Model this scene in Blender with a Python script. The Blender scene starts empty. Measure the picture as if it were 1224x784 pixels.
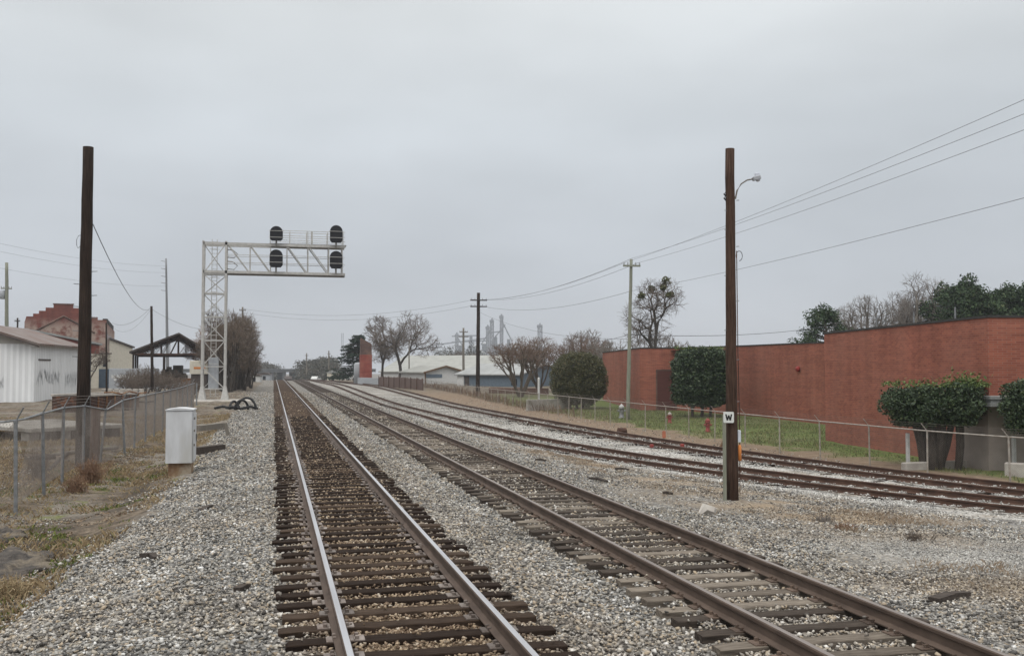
import bpy, bmesh, math, random
import numpy as np
from mathutils import Vector, Matrix
random.seed(7); RNG = np.random.default_rng(11)
SC = bpy.context.scene
COL = SC.collection
R = math.radians
# ------------------------------------------------------------------ camera
FPX, PSI, PITCH, CZ = 1176.0, math.atan(285/1176), math.atan(48/1176), 2.58
cam_d = bpy.data.cameras.new('camera'); cam = bpy.data.objects.new('camera', cam_d); COL.objects.link(cam)
cam.location = (0, 0, CZ); cam.rotation_euler = (R(90)+PITCH, 0, -PSI)
cam_d.sensor_width = 36; cam_d.lens = 36*FPX/1224
cam_d.clip_start = .1; cam_d.clip_end = 6000
SC.camera = cam
# ------------------------------------------------------------------ overcast sky, weak wide sun
SUN_EL, SUN_AZ = R(58), R(215)
w = bpy.data.worlds.new('World'); SC.world = w; w.use_nodes = True
nt = w.node_tree; N = nt.nodes; L = nt.links
for n in list(N): N.remove(n)
out = N.new('ShaderNodeOutputWorld')
sky = N.new('ShaderNodeTexSky'); sky.sky_type = 'NISHITA'; sky.sun_disc = False
sky.sun_elevation = SUN_EL; sky.sun_rotation = SUN_AZ
tc = N.new('ShaderNodeTexCoord'); sx = N.new('ShaderNodeSeparateXYZ'); L.new(tc.outputs['Generated'], sx.inputs[0])
rp = N.new('ShaderNodeValToRGB'); L.new(sx.outputs['Z'], rp.inputs[0])
e = rp.color_ramp.elements
e[0].position = 0.0; e[0].color = (.462, .483, .525, 1)
e[1].position = 1.0; e[1].color = (1.75, 1.74, 1.70, 1)
for p, c in ((.10, (.472, .50, .538)), (.24, (.54, .574, .602)), (.36, (.622, .648, .658)), (.55, (1.0, 1.01, 1.0))):
    x = e.new(p); x.color = (*c, 1)
mp = N.new('ShaderNodeMapping'); mp.inputs['Scale'].default_value = (1.2, 1.2, 3.6); L.new(tc.outputs['Generated'], mp.inputs[0])
ns = N.new('ShaderNodeTexNoise'); ns.inputs['Scale'].default_value = 2.1; ns.inputs['Detail'].default_value = 4; ns.inputs['Roughness'].default_value = .45
L.new(mp.outputs[0], ns.inputs['Vector'])
mr = N.new('ShaderNodeMapRange'); mr.inputs[1].default_value = .3; mr.inputs[2].default_value = .7; mr.inputs[3].default_value = .88; mr.inputs[4].default_value = 1.12
L.new(ns.outputs[0], mr.inputs[0])
mul = N.new('ShaderNodeVectorMath'); mul.operation = 'SCALE'; L.new(rp.outputs[0], mul.inputs[0]); L.new(mr.outputs[0], mul.inputs['Scale'])
b1 = N.new('ShaderNodeBackground'); b1.inputs[1].default_value = .1; L.new(sky.outputs[0], b1.inputs[0])
b2 = N.new('ShaderNodeBackground'); b2.inputs[1].default_value = 1.0; L.new(mul.outputs[0], b2.inputs[0])
mx = N.new('ShaderNodeMixShader'); mx.inputs[0].default_value = .95; L.new(b1.outputs[0], mx.inputs[1]); L.new(b2.outputs[0], mx.inputs[2])
L.new(mx.outputs[0], out.inputs[0])
sd = bpy.data.lights.new('sun', 'SUN'); sd.energy = 1.1; sd.angle = R(30); sd.color = (1, .97, .93)
sun = bpy.data.objects.new('sun', sd); COL.objects.link(sun); sun.rotation_euler = (R(90)-SUN_EL, 0, R(180)-SUN_AZ)
SC.view_settings.view_transform = 'Standard'; SC.view_settings.look = 'None'
SC.view_settings.gamma = 1; SC.view_settings.use_curve_mapping = False
SC.view_settings.exposure = 0.27
SC.cycles.use_denoising = True; SC.cycles.max_bounces = 5; SC.cycles.volume_bounces = 0
SC.cycles.diffuse_bounces = 3; SC.cycles.glossy_bounces = 2

# ------------------------------------------------------------------ survey helper: bearing column, row and distance -> world point
_c, _s, _cp, _sp = math.cos(PSI), math.sin(PSI), math.cos(PITCH), math.sin(PITCH)
_F = (_s*_cp, _c*_cp, _sp); _R = (_c, -_s, 0); _U = (-_s*_sp, -_c*_sp, _cp)
def ray(px, py):
    a = (px-612)/FPX; b = (392-py)/FPX
    return [_F[i]+a*_R[i]+b*_U[i] for i in range(3)]
def at(px, py, d):
    r = ray(px, py); t = d/(r[0]*_s+r[1]*_c)
    return Vector((r[0]*t, r[1]*t, CZ+r[2]*t))
def on(px, py, z):
    r = ray(px, py); t = (z-CZ)/r[2]
    return Vector((r[0]*t, r[1]*t, z))

# ------------------------------------------------------------------ mesh builder
class MB:
    def __init__(s): s.v = []; s.f = []; s.m = []; s.mi = 0
    def add(s, vs, fs):
        o = len(s.v); s.v += [tuple(v) for v in vs]; s.f += [tuple(i+o for i in f) for f in fs]; s.m += [s.mi]*len(fs); return s
    def box(s, x0, y0, z0, x1, y1, z1, M=None):
        vs = [(x, y, z) for z in (z0, z1) for y in (y0, y1) for x in (x0, x1)]
        if M is not None: vs = [M @ Vector(v) for v in vs]
        return s.add(vs, [(0,2,3,1), (4,5,7,6), (0,1,5,4), (2,6,7,3), (0,4,6,2), (1,3,7,5)])
    def bbox(s, x0, y0, z0, x1, y1, z1, b=.01, M=None):
        # box with chamfered vertical and top edges
        def ring(i, z): return [(x0+i+b, y0+i, z), (x1-i-b, y0+i, z), (x1-i, y0+i+b, z), (x1-i, y1-i-b, z), (x1-i-b, y1-i, z), (x0+i+b, y1-i, z), (x0+i, y1-i-b, z), (x0+i, y0+i+b, z)]
        vs = ring(0, z0)+ring(0, z1-b)+ring(b, z1)
        if M is not None: vs = [M @ Vector(v) for v in vs]
        fs = [tuple(range(7, -1, -1)), tuple(range(16, 24))]
        for k in (0, 8):
            for i in range(8): fs.append((k+i, k+(i+1) % 8, k+8+(i+1) % 8, k+8+i))
        return s.add(vs, fs)
    def tube(s, pts, rad, n=6, caps=True):
        pts = [Vector(p) for p in pts]
        if not hasattr(rad, '__len__'): rad = [rad]*len(pts)
        vs = []; fs = []
        for i, p in enumerate(pts):
            d = (pts[min(i+1, len(pts)-1)]-pts[max(i-1, 0)])
            d = d.normalized() if d.length > 1e-9 else Vector((0, 0, 1))
            a = Vector((0, 0, 1)) if abs(d.z) < .9 else Vector((1, 0, 0))
            u = d.cross(a).normalized(); v = u.cross(d)
            for k in range(n):
                t = 2*math.pi*k/n
                vs.append(p+(u*math.cos(t)+v*math.sin(t))*rad[i])
        for i in range(len(pts)-1):
            for k in range(n):
                a = i*n+k; b = i*n+(k+1) % n
                fs.append((a, a+n, b+n, b))
        if caps:
            fs.append(tuple(range(n))); fs.append(tuple(range(len(vs)-1, len(vs)-n-1, -1)))
        return s.add(vs, fs)
    def bar(s, a, b, w, h=None):
        # square bar from a to b
        h = h or w; a = Vector(a); b = Vector(b); d = (b-a).normalized()
        up = Vector((0, 0, 1)) if abs(d.z) < .95 else Vector((0, 1, 0))
        u = d.cross(up).normalized(); v = u.cross(d)
        vs = [p+u*i*w/2+v*j*h/2 for p in (a, b) for i, j in ((-1,-1), (1,-1), (1,1), (-1,1))]
        return s.add(vs, [(3,2,1,0), (4,5,6,7), (0,1,5,4), (1,2,6,5), (2,3,7,6), (3,0,4,7)])
    def prism(s, poly, y0, y1, M=None):
        # polygon in x,z extruded along y
        n = len(poly); vs = [(p[0], y0, p[1]) for p in poly]+[(p[0], y1, p[1]) for p in poly]
        if M is not None: vs = [M @ Vector(v) for v in vs]
        fs = [tuple(range(n)), tuple(range(2*n-1, n-1, -1))]+[(i, i+n, (i+1) % n+n, (i+1) % n) for i in range(n)]
        return s.add(vs, fs)
    def build(s, name, mats, parent=None, smooth=False):
        me = bpy.data.meshes.new(name); me.from_pydata(s.v, [], s.f)
        if not isinstance(mats, (list, tuple)): mats = [mats]
        for m in mats: me.materials.append(m)
        if len(mats) > 1: me.polygons.foreach_set('material_index', s.m)
        if smooth: me.polygons.foreach_set('use_smooth', [True]*len(me.polygons))
        me.update()
        return link(name, me, parent)
def link(name, me, parent=None):
    o = bpy.data.objects.new(name, me); COL.objects.link(o)
    if parent: o.parent = parent
    return o
def tag(o, label, cat, group=None):
    o['label'] = label; o['category'] = cat
    if group: o['group'] = group
    return o
def thing(name, label, cat, loc=(0,0,0), rz=0, group=None):
    o = bpy.data.objects.new(name, None); COL.objects.link(o); o.location = loc; o.rotation_euler = (0, 0, rz)
    o.empty_display_size = .2
    return tag(o, label, cat, group)
def kind(o, k): o['kind'] = k; return o
def dup(o, parent=None):
    c = o.copy(); COL.objects.link(c)
    if parent: c.parent = parent
    for ch in list(o.children): dup(ch, c)
    return c
def np_mesh(name, V, loops, sizes, mat, attrs=None):
    me = bpy.data.meshes.new(name)
    V = np.asarray(V, np.float32); loops = np.asarray(loops, np.int32); sizes = np.asarray(sizes, np.int32)
    me.vertices.add(len(V)); me.vertices.foreach_set('co', V.ravel())
    me.loops.add(len(loops)); me.loops.foreach_set('vertex_index', loops)
    me.polygons.add(len(sizes)); st = np.concatenate([[0], np.cumsum(sizes)[:-1]]).astype(np.int32)
    me.polygons.foreach_set('loop_start', st)
    for k, a in (attrs or {}).items():
        at_ = me.attributes.new(k, 'FLOAT_COLOR', 'POINT'); at_.data.foreach_set('color', np.asarray(a, np.float32).ravel())
    me.materials.append(mat); me.update(calc_edges=True); me.validate()
    return me

# ------------------------------------------------------------------ materials
class NT:
    def __init__(s, name):
        s.m = bpy.data.materials.new(name); s.m.use_nodes = True; s.t = s.m.node_tree
        s.b = s.t.nodes['Principled BSDF']; s.b.inputs['Specular IOR Level'].default_value = .3
    def n(s, typ, **kw):
        x = s.t.nodes.new(typ)
        for k, v in kw.items(): setattr(x, k, v)
        return x
    def l(s, a, b): s.t.links.new(a, b)
    def coord(s, scale=(1,1,1), kindc='Object'):
        t = s.n('ShaderNodeTexCoord'); m = s.n('ShaderNodeMapping'); m.inputs['Scale'].default_value = scale
        s.l(t.outputs[kindc], m.inputs[0]); return m.outputs[0]
    def noise(s, vec, scale, detail=6, rough=.55, dist=0):
        x = s.n('ShaderNodeTexNoise'); x.inputs['Scale'].default_value = scale; x.inputs['Detail'].default_value = detail
        x.inputs['Roughness'].default_value = rough; x.inputs['Distortion'].default_value = dist
        s.l(vec, x.inputs['Vector']); return x.outputs[0]
    def ramp(s, fac, stops, interp='LINEAR'):
        x = s.n('ShaderNodeValToRGB'); s.l(fac, x.inputs[0]); x.color_ramp.interpolation = interp
        e = x.color_ramp.elements
        while len(e) > 1: e.remove(e[-1])
        for i, (p, c) in enumerate(stops):
            q = e[0] if i == 0 else e.new(p)
            q.position = p; q.color = (*c, 1) if hasattr(c, '__len__') else (c, c, c, 1)
        return x.outputs[0]
    def mix(s, fac, a, b, mode='MIX'):
        x = s.n('ShaderNodeMix'); x.data_type = 'RGBA'; x.blend_type = mode
        for v, i in ((fac, 0), (a, 6), (b, 7)):
            if isinstance(v, (int, float)): x.inputs[i].default_value = v
            elif isinstance(v, tuple): x.inputs[i].default_value = (*v, 1)
            else: s.l(v, x.inputs[i])
        return x.outputs[2]
    def math(s, op, a, b=None, clamp=False):
        x = s.n('ShaderNodeMath'); x.operation = op; x.use_clamp = clamp
        for v, i in ((a, 0), (b, 1)):
            if v is None: continue
            if isinstance(v, (int, float)): x.inputs[i].default_value = v
            else: s.l(v, x.inputs[i])
        return x.outputs[0]
    def bump(s, h, strength=.5, dist=.02):
        x = s.n('ShaderNodeBump'); x.inputs['Strength'].default_value = strength; x.inputs['Distance'].default_value = dist
        s.l(h, x.inputs['Height']); s.l(x.outputs[0], s.b.inputs['Normal'])
    def color(s, c): s.l(c, s.b.inputs['Base Color'])
    def rough(s, v): s.b.inputs['Roughness'].default_value = v
def mat(name, c1, c2=None, scale=4, rough=.8, bump=0, metal=0, stretch=(1,1,1), c3=None, rnd=0, lo=.35, hi=.65, bd=.01):
    k = NT(name); k.rough(rough); k.b.inputs['Metallic'].default_value = metal
    v = k.coord(stretch); f = k.noise(v, scale)
    c2 = c2 or tuple(x*.8 for x in c1)
    c = k.ramp(f, [(lo, c1), (hi, c2)])
    if c3:
        f2 = k.noise(v, scale*.37, 5); c = k.mix(k.ramp(f2, [(.52, 0.0), (.64, 1.0)]), c, c3)
    if rnd:
        oi = k.n('ShaderNodeObjectInfo'); h = k.n('ShaderNodeHueSaturation')
        k.l(k.math('MULTIPLY_ADD', oi.outputs['Random'], rnd*2), h.inputs['Value'])
        h.inputs['Value'].links[0].from_node.inputs[2].default_value = 1-rnd
        k.l(c, h.inputs['Color']); c = h.outputs[0]
    k.color(c)
    if bump: k.bump(k.noise(v, scale*3, 8), bump, bd)
    return k.m
def pole_mat(name, dark, mid, pale, crack=.35):
    k = NT(name); k.rough(.95); k.b.inputs['Specular IOR Level'].default_value = .15
    v = k.coord((7,7,.45)); v2 = k.coord((30,30,.5)); v3 = k.coord((1.2,1.2,.6))
    c = k.ramp(k.noise(v, 4, 7), [(.3, dark), (.55, mid), (.75, pale)])
    c = k.mix(k.ramp(k.noise(v3, 1.1, 5), [(.45,0.0), (.7,.6)]), c, pale)
    f = k.noise(v2, 3, 4, .6); c = k.mix(1.0, c, k.ramp(f, [(.36, crack), (.46, 1.0)]), 'MULTIPLY')
    k.color(c); k.bump(f, .8, .02); return k.m
def island(name, stops, rough=.85, bump=0, spec=.2, trans=False):
    # colour that varies from leaf to leaf or stone to stone
    k = NT(name); k.rough(rough); k.b.inputs['Specular IOR Level'].default_value = spec
    g = k.n('ShaderNodeNewGeometry'); k.color(k.ramp(g.outputs['Random Per Island'], stops))
    return k.m
M = {}
M['steel_galv'] = mat('galvanised_steel', (.235,.24,.245), (.16,.165,.17), 9, .55, metal=.3)
M['gantry'] = mat('gantry_aluminium_paint', (.47,.46,.44), (.37,.36,.34), 6, .6, metal=.15)
M['gantry_dark'] = mat('gantry_grating', (.22,.21,.19), (.15,.14,.13), 6, .7)
M['black'] = mat('signal_black_paint', (.008,.008,.011), (.012,.012,.015), 8, .7)
M['pole_dark'] = mat('creosoted_pole_wood', (.013,.009,.0075), (.034,.023,.018), 5, .95, bump=.6, stretch=(6,6,.5), c3=(.052,.034,.027), lo=.3, hi=.7)
M['pole_brown'] = mat('brown_pole_wood', (.030,.018,.014), (.075,.046,.033), 5, .95, bump=.6, stretch=(6,6,.5), c3=(.052,.023,.018))
M['pole_green'] = mat('treated_pole_wood', (.17,.18,.14), (.25,.25,.20), 5, .9, bump=.3, stretch=(5,5,.4))
M['pole_grey'] = mat('grey_pole_wood', (.13,.115,.095), (.19,.17,.145), 5, .9, bump=.3, stretch=(5,5,.4))
M['post_brown'] = mat('red_brown_post_wood', (.11,.075,.06), (.17,.12,.10), 5, .95, bump=.4, stretch=(6,6,.5))
M['wire'] = mat('wire_black', (.07,.07,.075), None, 4, .6)
M['cabinet'] = mat('cabinet_white_paint', (.56,.57,.585), (.47,.475,.485), 2.2, .5, stretch=(1.6,1.6,.5), bump=.05, c3=(.42,.415,.40))
M['rust'] = mat('rusty_steel', (.19,.085,.035), (.10,.045,.022), 7, .9, bump=.4, c3=(.26,.15,.07))
M['rust_dark'] = mat('dark_rusty_steel', (.075,.038,.026), (.04,.024,.019), 6, .9, bump=.3, c3=(.13,.06,.035))
M['concrete'] = mat('weathered_concrete', (.36,.34,.31), (.26,.245,.22), 3, .9, bump=.3, c3=(.2,.185,.16))
M['curb'] = mat('curb_concrete', (.44,.41,.37), (.33,.30,.27), 3, .9, bump=.2)
M['bridge'] = mat('bridge_grey_concrete', (.15,.155,.16), (.11,.115,.12), .5, .9)
M['base_stain'] = mat('rust_stained_concrete', (.24,.165,.10), (.15,.08,.042), 5, .9, bump=.3, c3=(.30,.25,.19))
M['white'] = mat('white_paint', (.58,.58,.57), (.47,.47,.455), 5, .6)
M['grey_paint'] = mat('grey_paint', (.36,.38,.4), (.3,.31,.33), 5, .6)
M['cream'] = mat('cream_render', (.62,.58,.49), (.53,.49,.41), 2, .9, bump=.1)
M['blue_band'] = mat('blue_grey_paint', (.10,.145,.19), (.08,.11,.15), 3, .7)
M['blue_wall'] = mat('blue_metal_wall', (.125,.16,.195), (.10,.13,.16), 3, .6)
M['roof_white'] = mat('white_metal_roof', (.31,.315,.31), (.235,.24,.235), 1.2, .5, stretch=(1,.2,1))
M['roof_pale'] = mat('pale_metal_roof', (.31,.31,.285), (.24,.24,.22), .8, .5)
M['roof_dark'] = mat('dark_roof_sheet', (.055,.045,.042), (.085,.068,.06), 2, .8)
M['tar'] = mat('tar_coping', (.035,.033,.032), (.05,.047,.045), 4, .9)
M['glass_dark'] = mat('dark_window_glass', (.03,.035,.04), None, 3, .15)
M['red_paint'] = mat('hydrant_red_paint', (.27,.03,.026), (.19,.025,.022), 6, .55)
M['red_dull'] = mat('faded_red_paint', (.25,.04,.035), (.15,.035,.03), 9, .8)
M['orange'] = mat('orange_plastic', (.62,.22,.06), (.5,.18,.05), 6, .6)
M['orange_sign'] = mat('orange_marker', (.42,.15,.085), (.33,.12,.075), 6, .6)
M['pale_plastic'] = mat('pale_grey_plastic', (.55,.58,.64), None, 6, .5)
M['sign_white'] = mat('sign_white_sheet', (.66,.68,.66), (.56,.57,.54), 12, .5)
M['sign_black'] = mat('sign_black_lettering', (.015,.015,.015), None, 6, .5)
M['wood_brown'] = mat('brown_trim_wood', (.15,.09,.05), (.1,.06,.035), 6, .8)
M['tan'] = mat('tan_wall', (.30,.255,.225), (.25,.215,.19), 2, .9, bump=.08)
M['door_red'] = mat('dark_red_door_paint', (.10,.034,.028), (.075,.027,.023), 4, .8, stretch=(.3,.3,8))
M['graffiti'] = mat('grey_spray_paint', (.40,.41,.42), (.62,.63,.635), 2.5, .8)
M['bark'] = mat('bark_brown', (.085,.066,.052), (.13,.105,.085), 6, .95, bump=.4, stretch=(3,3,.6))
M['bark_dark'] = mat('bark_dark', (.045,.038,.032), (.08,.067,.056), 6, .95, bump=.4, stretch=(3,3,.6))
M['bark_pale'] = mat('bark_pale', (.28,.25,.21), (.2,.17,.14), 5, .95, bump=.3, stretch=(3,3,.6))
M['twig'] = mat('twig_brown', (.10,.078,.062), (.14,.11,.09), 2, .95)
M['twig_red'] = mat('twig_red_brown', (.125,.082,.062), (.165,.115,.088), 2, .95)
M['twig_warm'] = mat('twig_warm_brown', (.105,.078,.058), (.15,.115,.088), 2, .95)
M['twig_grey'] = mat('twig_grey', (.15,.13,.115), (.2,.175,.155), 2, .95)
M['weed'] = mat('dead_weed_stems', (.17,.10,.065), (.26,.165,.105), 3, .95)
M['log'] = mat('rotten_timber', (.035,.028,.024), (.07,.055,.045), 6, .95, bump=.6, stretch=(1,6,6))
M['rubber'] = mat('black_rubber_hose', (.015,.015,.016), (.03,.03,.03), 6, .7)
M['mud'] = mat('dark_mud', (.05,.044,.04), (.10,.086,.074), 7, .9, bump=1.0, bd=.06, c3=(.17,.14,.105))
M['leaf_hedge'] = island('hedge_leaves', [(0,(.014,.026,.012)), (.5,(.03,.053,.022)), (.85,(.052,.08,.032)), (1,(.095,.12,.05))], .55, spec=.4)
M['leaf_round'] = island('round_bush_leaves', [(0,(.034,.037,.016)), (.5,(.072,.074,.03)), (.85,(.11,.10,.045)), (1,(.15,.125,.065))], .6, spec=.3)
M['leaf_shoot'] = island('hedge_new_shoots', [(0,(.06,.10,.025)), (1,(.12,.15,.05))], .6)
M['needle'] = island('pine_needles', [(0,(.016,.032,.014)), (.5,(.032,.058,.024)), (.9,(.055,.085,.035)), (1,(.08,.095,.04))], .7)
M['needle_dark'] = island('cedar_needles', [(0,(.010,.02,.014)), (.5,(.02,.036,.025)), (1,(.04,.06,.04))], .7)
M['mistle'] = island('mistletoe_leaves', [(0,(.05,.055,.018)), (1,(.11,.11,.04))], .7)
M['blade'] = island('dry_grass_blades', [(0,(.20,.14,.08)), (.5,(.30,.225,.13)), (.85,(.38,.30,.19)), (1,(.12,.12,.05))], .9)
M['blade_pale'] = island('pale_dry_blades', [(0,(.22,.165,.115)), (.5,(.30,.235,.17)), (1,(.36,.29,.22))], .9)
M['litter'] = island('dead_leaf_litter', [(0,(.05,.035,.024)), (.35,(.12,.08,.05)), (.7,(.22,.155,.10)), (.9,(.34,.27,.19)), (1,(.10,.11,.04))], .95)
M['blade_rust'] = island('rusty_grass_blades', [(0,(.10,.062,.042)), (.5,(.17,.11,.075)), (1,(.25,.18,.12))], .9)
M['blade_green'] = island('green_weed_blades', [(0,(.07,.10,.02)), (.6,(.13,.16,.035)), (1,(.2,.2,.06))], .8)
M['far_leaf'] = island('far_wood_leaves', [(0,(.04,.045,.035)), (.6,(.075,.07,.055)), (1,(.10,.09,.07))], .9)

M['pole_dark'] = pole_mat('creosoted_pole_wood', (.012,.009,.0075), (.032,.022,.017), (.060,.042,.033))
M['pole_brown'] = pole_mat('brown_pole_wood', (.030,.018,.013), (.072,.043,.031), (.105,.066,.05))
def brick_mat(name, c1, c2, mortar, bw=.26, bh=.085, stain=(.5,.3,.22), patch=None):
    k = NT(name); k.rough(.9)
    t = k.n('ShaderNodeTexCoord'); sp = k.n('ShaderNodeSeparateXYZ'); k.l(t.outputs['Object'], sp.inputs[0])
    cb = k.n('ShaderNodeCombineXYZ'); k.l(k.math('ADD', sp.outputs[0], sp.outputs[1]), cb.inputs[0]); k.l(sp.outputs[2], cb.inputs[1])
    br = k.n('ShaderNodeTexBrick'); k.l(cb.outputs[0], br.inputs['Vector'])
    br.inputs['Scale'].default_value = 1; br.inputs['Brick Width'].default_value = bw; br.inputs['Row Height'].default_value = bh
    br.inputs['Mortar Size'].default_value = .008; br.inputs['Mortar Smooth'].default_value = .3
    br.inputs['Color1'].default_value = (*c1, 1); br.inputs['Color2'].default_value = (*c2, 1); br.inputs['Mortar'].default_value = (*mortar, 1)
    # broad streaks: long horizontal course bands and vertical weather runs
    m1 = k.n('ShaderNodeMapping'); m1.inputs['Scale'].default_value = (.25, 3.2, 1); k.l(cb.outputs[0], m1.inputs[0])
    m2 = k.n('ShaderNodeMapping'); m2.inputs['Scale'].default_value = (1.1, .12, 1); k.l(cb.outputs[0], m2.inputs[0])
    f1 = k.noise(m1.outputs[0], 1.3, 5); f2 = k.noise(m2.outputs[0], 1.1, 4); f3 = k.noise(cb.outputs[0], .35, 3)
    c = k.mix(1.0, br.outputs[0], k.ramp(f1, [(.3,.84), (.7,1.12)]), 'MULTIPLY')
    c = k.mix(1.0, c, k.ramp(f2, [(.34,.84), (.66,1.1)]), 'MULTIPLY')
    c = k.mix(k.ramp(f3, [(.45,0.0), (.75,.35)]), c, stain)
    if patch:
        f4 = k.noise(cb.outputs[0], .8, 8, .65); lim = k.math('SUBTRACT', patch[0], sp.outputs[2])
        fac = k.math('MULTIPLY', k.ramp(f4, [(.38,0.0), (.54,.9)]), k.math('MULTIPLY', lim, .6, True))
        c = k.mix(fac, c, patch[1])
    k.color(c); k.bump(br.outputs['Fac'], .25, -.01)
    return k.m
M['brick'] = brick_mat('red_factory_brick', (.30,.096,.058), (.215,.064,.042), (.25,.135,.105), stain=(.31,.15,.11))
M['brick_old'] = brick_mat('old_red_brick', (.19,.048,.034), (.13,.034,.026), (.17,.09,.07), stain=(.15,.06,.045), patch=(10.6, (.36,.285,.24)))
M['brick_bright'] = brick_mat('bright_red_brick', (.24,.05,.034), (.20,.042,.03), (.22,.09,.07))
M['brick_sooty'] = brick_mat('sooty_brick', (.10,.058,.046), (.075,.046,.04), (.11,.08,.065))
def corr(name, c1, c2, step, axis=0, depth=.02, rust=None):
    # corrugated or standing-seam sheet
    k = NT(name); k.rough(.55)
    t = k.n('ShaderNodeTexCoord'); sp = k.n('ShaderNodeSeparateXYZ'); k.l(t.outputs['Object'], sp.inputs[0])
    a = k.math('ADD', sp.outputs[0], sp.outputs[1]) if axis == 2 else sp.outputs[axis]
    wv = k.math('SINE', k.math('MULTIPLY', a, 2*math.pi/step))
    v = k.coord((1,1,.35)); f = k.noise(v, .9, 7)
    c = k.ramp(f, [(.35, c1), (.65, c2)])
    seam = k.ramp(wv, [(.0,.86), (.35,1.0)])
    c = k.mix(1.0, c, seam, 'MULTIPLY')
    if rust: c = k.mix(k.ramp(k.noise(v, .5, 8), [(.42,0.0), (.62,1.0)]), c, rust)
    k.color(c); k.bump(wv, .6, depth); return k.m
M['corr_white'] = corr('white_corrugated_wall', (.80,.81,.82), (.70,.71,.715), .45, 2)
M['corr_roof'] = corr('weathered_brown_metal_roof', (.20,.165,.15), (.15,.118,.105), .6, 1, rust=(.13,.08,.062))
M['slat_rust'] = corr('reddish_fence_slats', (.135,.09,.078), (.17,.12,.10), .16, 2)

# ------------------------------------------------------------------ alignments and terrain (X across the tracks, Y along them)
def smooth_line(pts):
    ys = np.arange(-10, 420, .5); xs = np.interp(ys, [p[1] for p in pts], [p[0] for p in pts])
    # straight continuation below the first point
    sl = (pts[1][0]-pts[0][0])/(pts[1][1]-pts[0][1]); lo = ys < pts[0][1]; xs[lo] = pts[0][0]+(ys[lo]-pts[0][1])*sl
    for wd in (13, 13, 9):
        kx = np.ones(wd)/wd; xs = np.convolve(np.pad(xs, wd//2, mode='edge'), kx, 'valid')
    return lambda y: np.interp(y, ys, xs)
X3 = smooth_line([(22.9,9.3), (19.7,15.3), (17.5,19.7), (16.05,23), (14.3,28.2), (12.85,33.5), (11.85,40), (11.15,48), (10.75,68), (9.6,120), (8.4,187), (6.6,260), (5.4,330)])
X4 = smooth_line([(25,13), (22.0,19), (20.35,23), (19.1,28), (17.8,35.4), (16.9,44.8), (16.5,54), (16.2,72.7), (15.6,110), (14.5,150), (11,215), (6.6,300)])
def sst(a, b, x): t = np.clip((x-a)/(b-a), 0, 1); return t*t*(3-2*t)
def terrain(X, Y):
    X = np.asarray(X, float); Y = np.asarray(Y, float)
    left0 = np.interp(X, [-300,-80,-30,-9,-6,-4.8,-4.0,-3.2,-2.3,-1.2,-.2,3.0,3.5,3.95,7.0], [.3,.0,-.3,-.42,-.46,-.52,-.58,-.5,-.24,-.08,-.045,-.045,-.12,-.185,-.2])
    left1 = np.interp(X, [-300,-80,-30,-9,-3,-1.2,-.2,3.0,3.6,7.0], [.6,.2,-.2,.0,.08,-.02,-.05,-.05,-.15,-.18])
    kl = sst(45, 74, Y); left = left0*(1-kl)+left1*kl
    x3 = X3(Y); x4 = X4(Y)
    a = np.maximum(x3-1.0, 8.0); tt = np.clip((X-7)/(a-7), 0, 1)
    right = -.2-.65*(tt**1.25)
    right = right-.1*np.clip((X-(x3+1.2))/np.maximum(x4-x3-2.4, .3), 0, 1)-.17*sst(1.1, 2.3, X-x4)
    right = right+.05*sst(24, 30, X)
    kr = sst(80, 150, Y); right = right*(1-kr)+(.0-.15*np.exp(-((X-x4)/3)**2))*kr
    z = np.where(X < 7, left, right)
    s = np.maximum(Y-195, 0); z = z-np.minimum(.00012*s*s, .02*s)
    return np.maximum(z, -9)
def gz(x, y): return float(terrain(x, y))
RAIL_H = .17

# ------------------------------------------------------------------ ground sheet
def fine_axis(parts):
    a = []
    for lo, hi, st in parts: a.append(np.arange(lo, hi, st))
    return np.concatenate(a+[[parts[-1][1]]])
gx = fine_axis([(-900,-300,60), (-300,-80,12), (-80,-30,2), (-30,-9,.5), (-9,26,.16), (26,60,.8), (60,200,6), (200,900,50), (900,1500,100)])
gy = fine_axis([(-40,4,4), (4,55,.22), (55,110,.6), (110,240,2), (240,600,15), (600,2000,80)])
GX, GY = np.meshgrid(gx, gy)
def vnoise(X, Y, s, seed):
    r = np.random.default_rng(seed).random((64, 64)); x = X*s; y = Y*s
    xi = np.floor(x).astype(int); yi = np.floor(y).astype(int); fx = x-xi; fy = y-yi
    fx = fx*fx*(3-2*fx); fy = fy*fy*(3-2*fy); g = lambda i, j: r[i % 64, j % 64]
    return (g(xi, yi)*(1-fx)+g(xi+1, yi)*fx)*(1-fy)+(g(xi, yi+1)*(1-fx)+g(xi+1, yi+1)*fx)*fy
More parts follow.
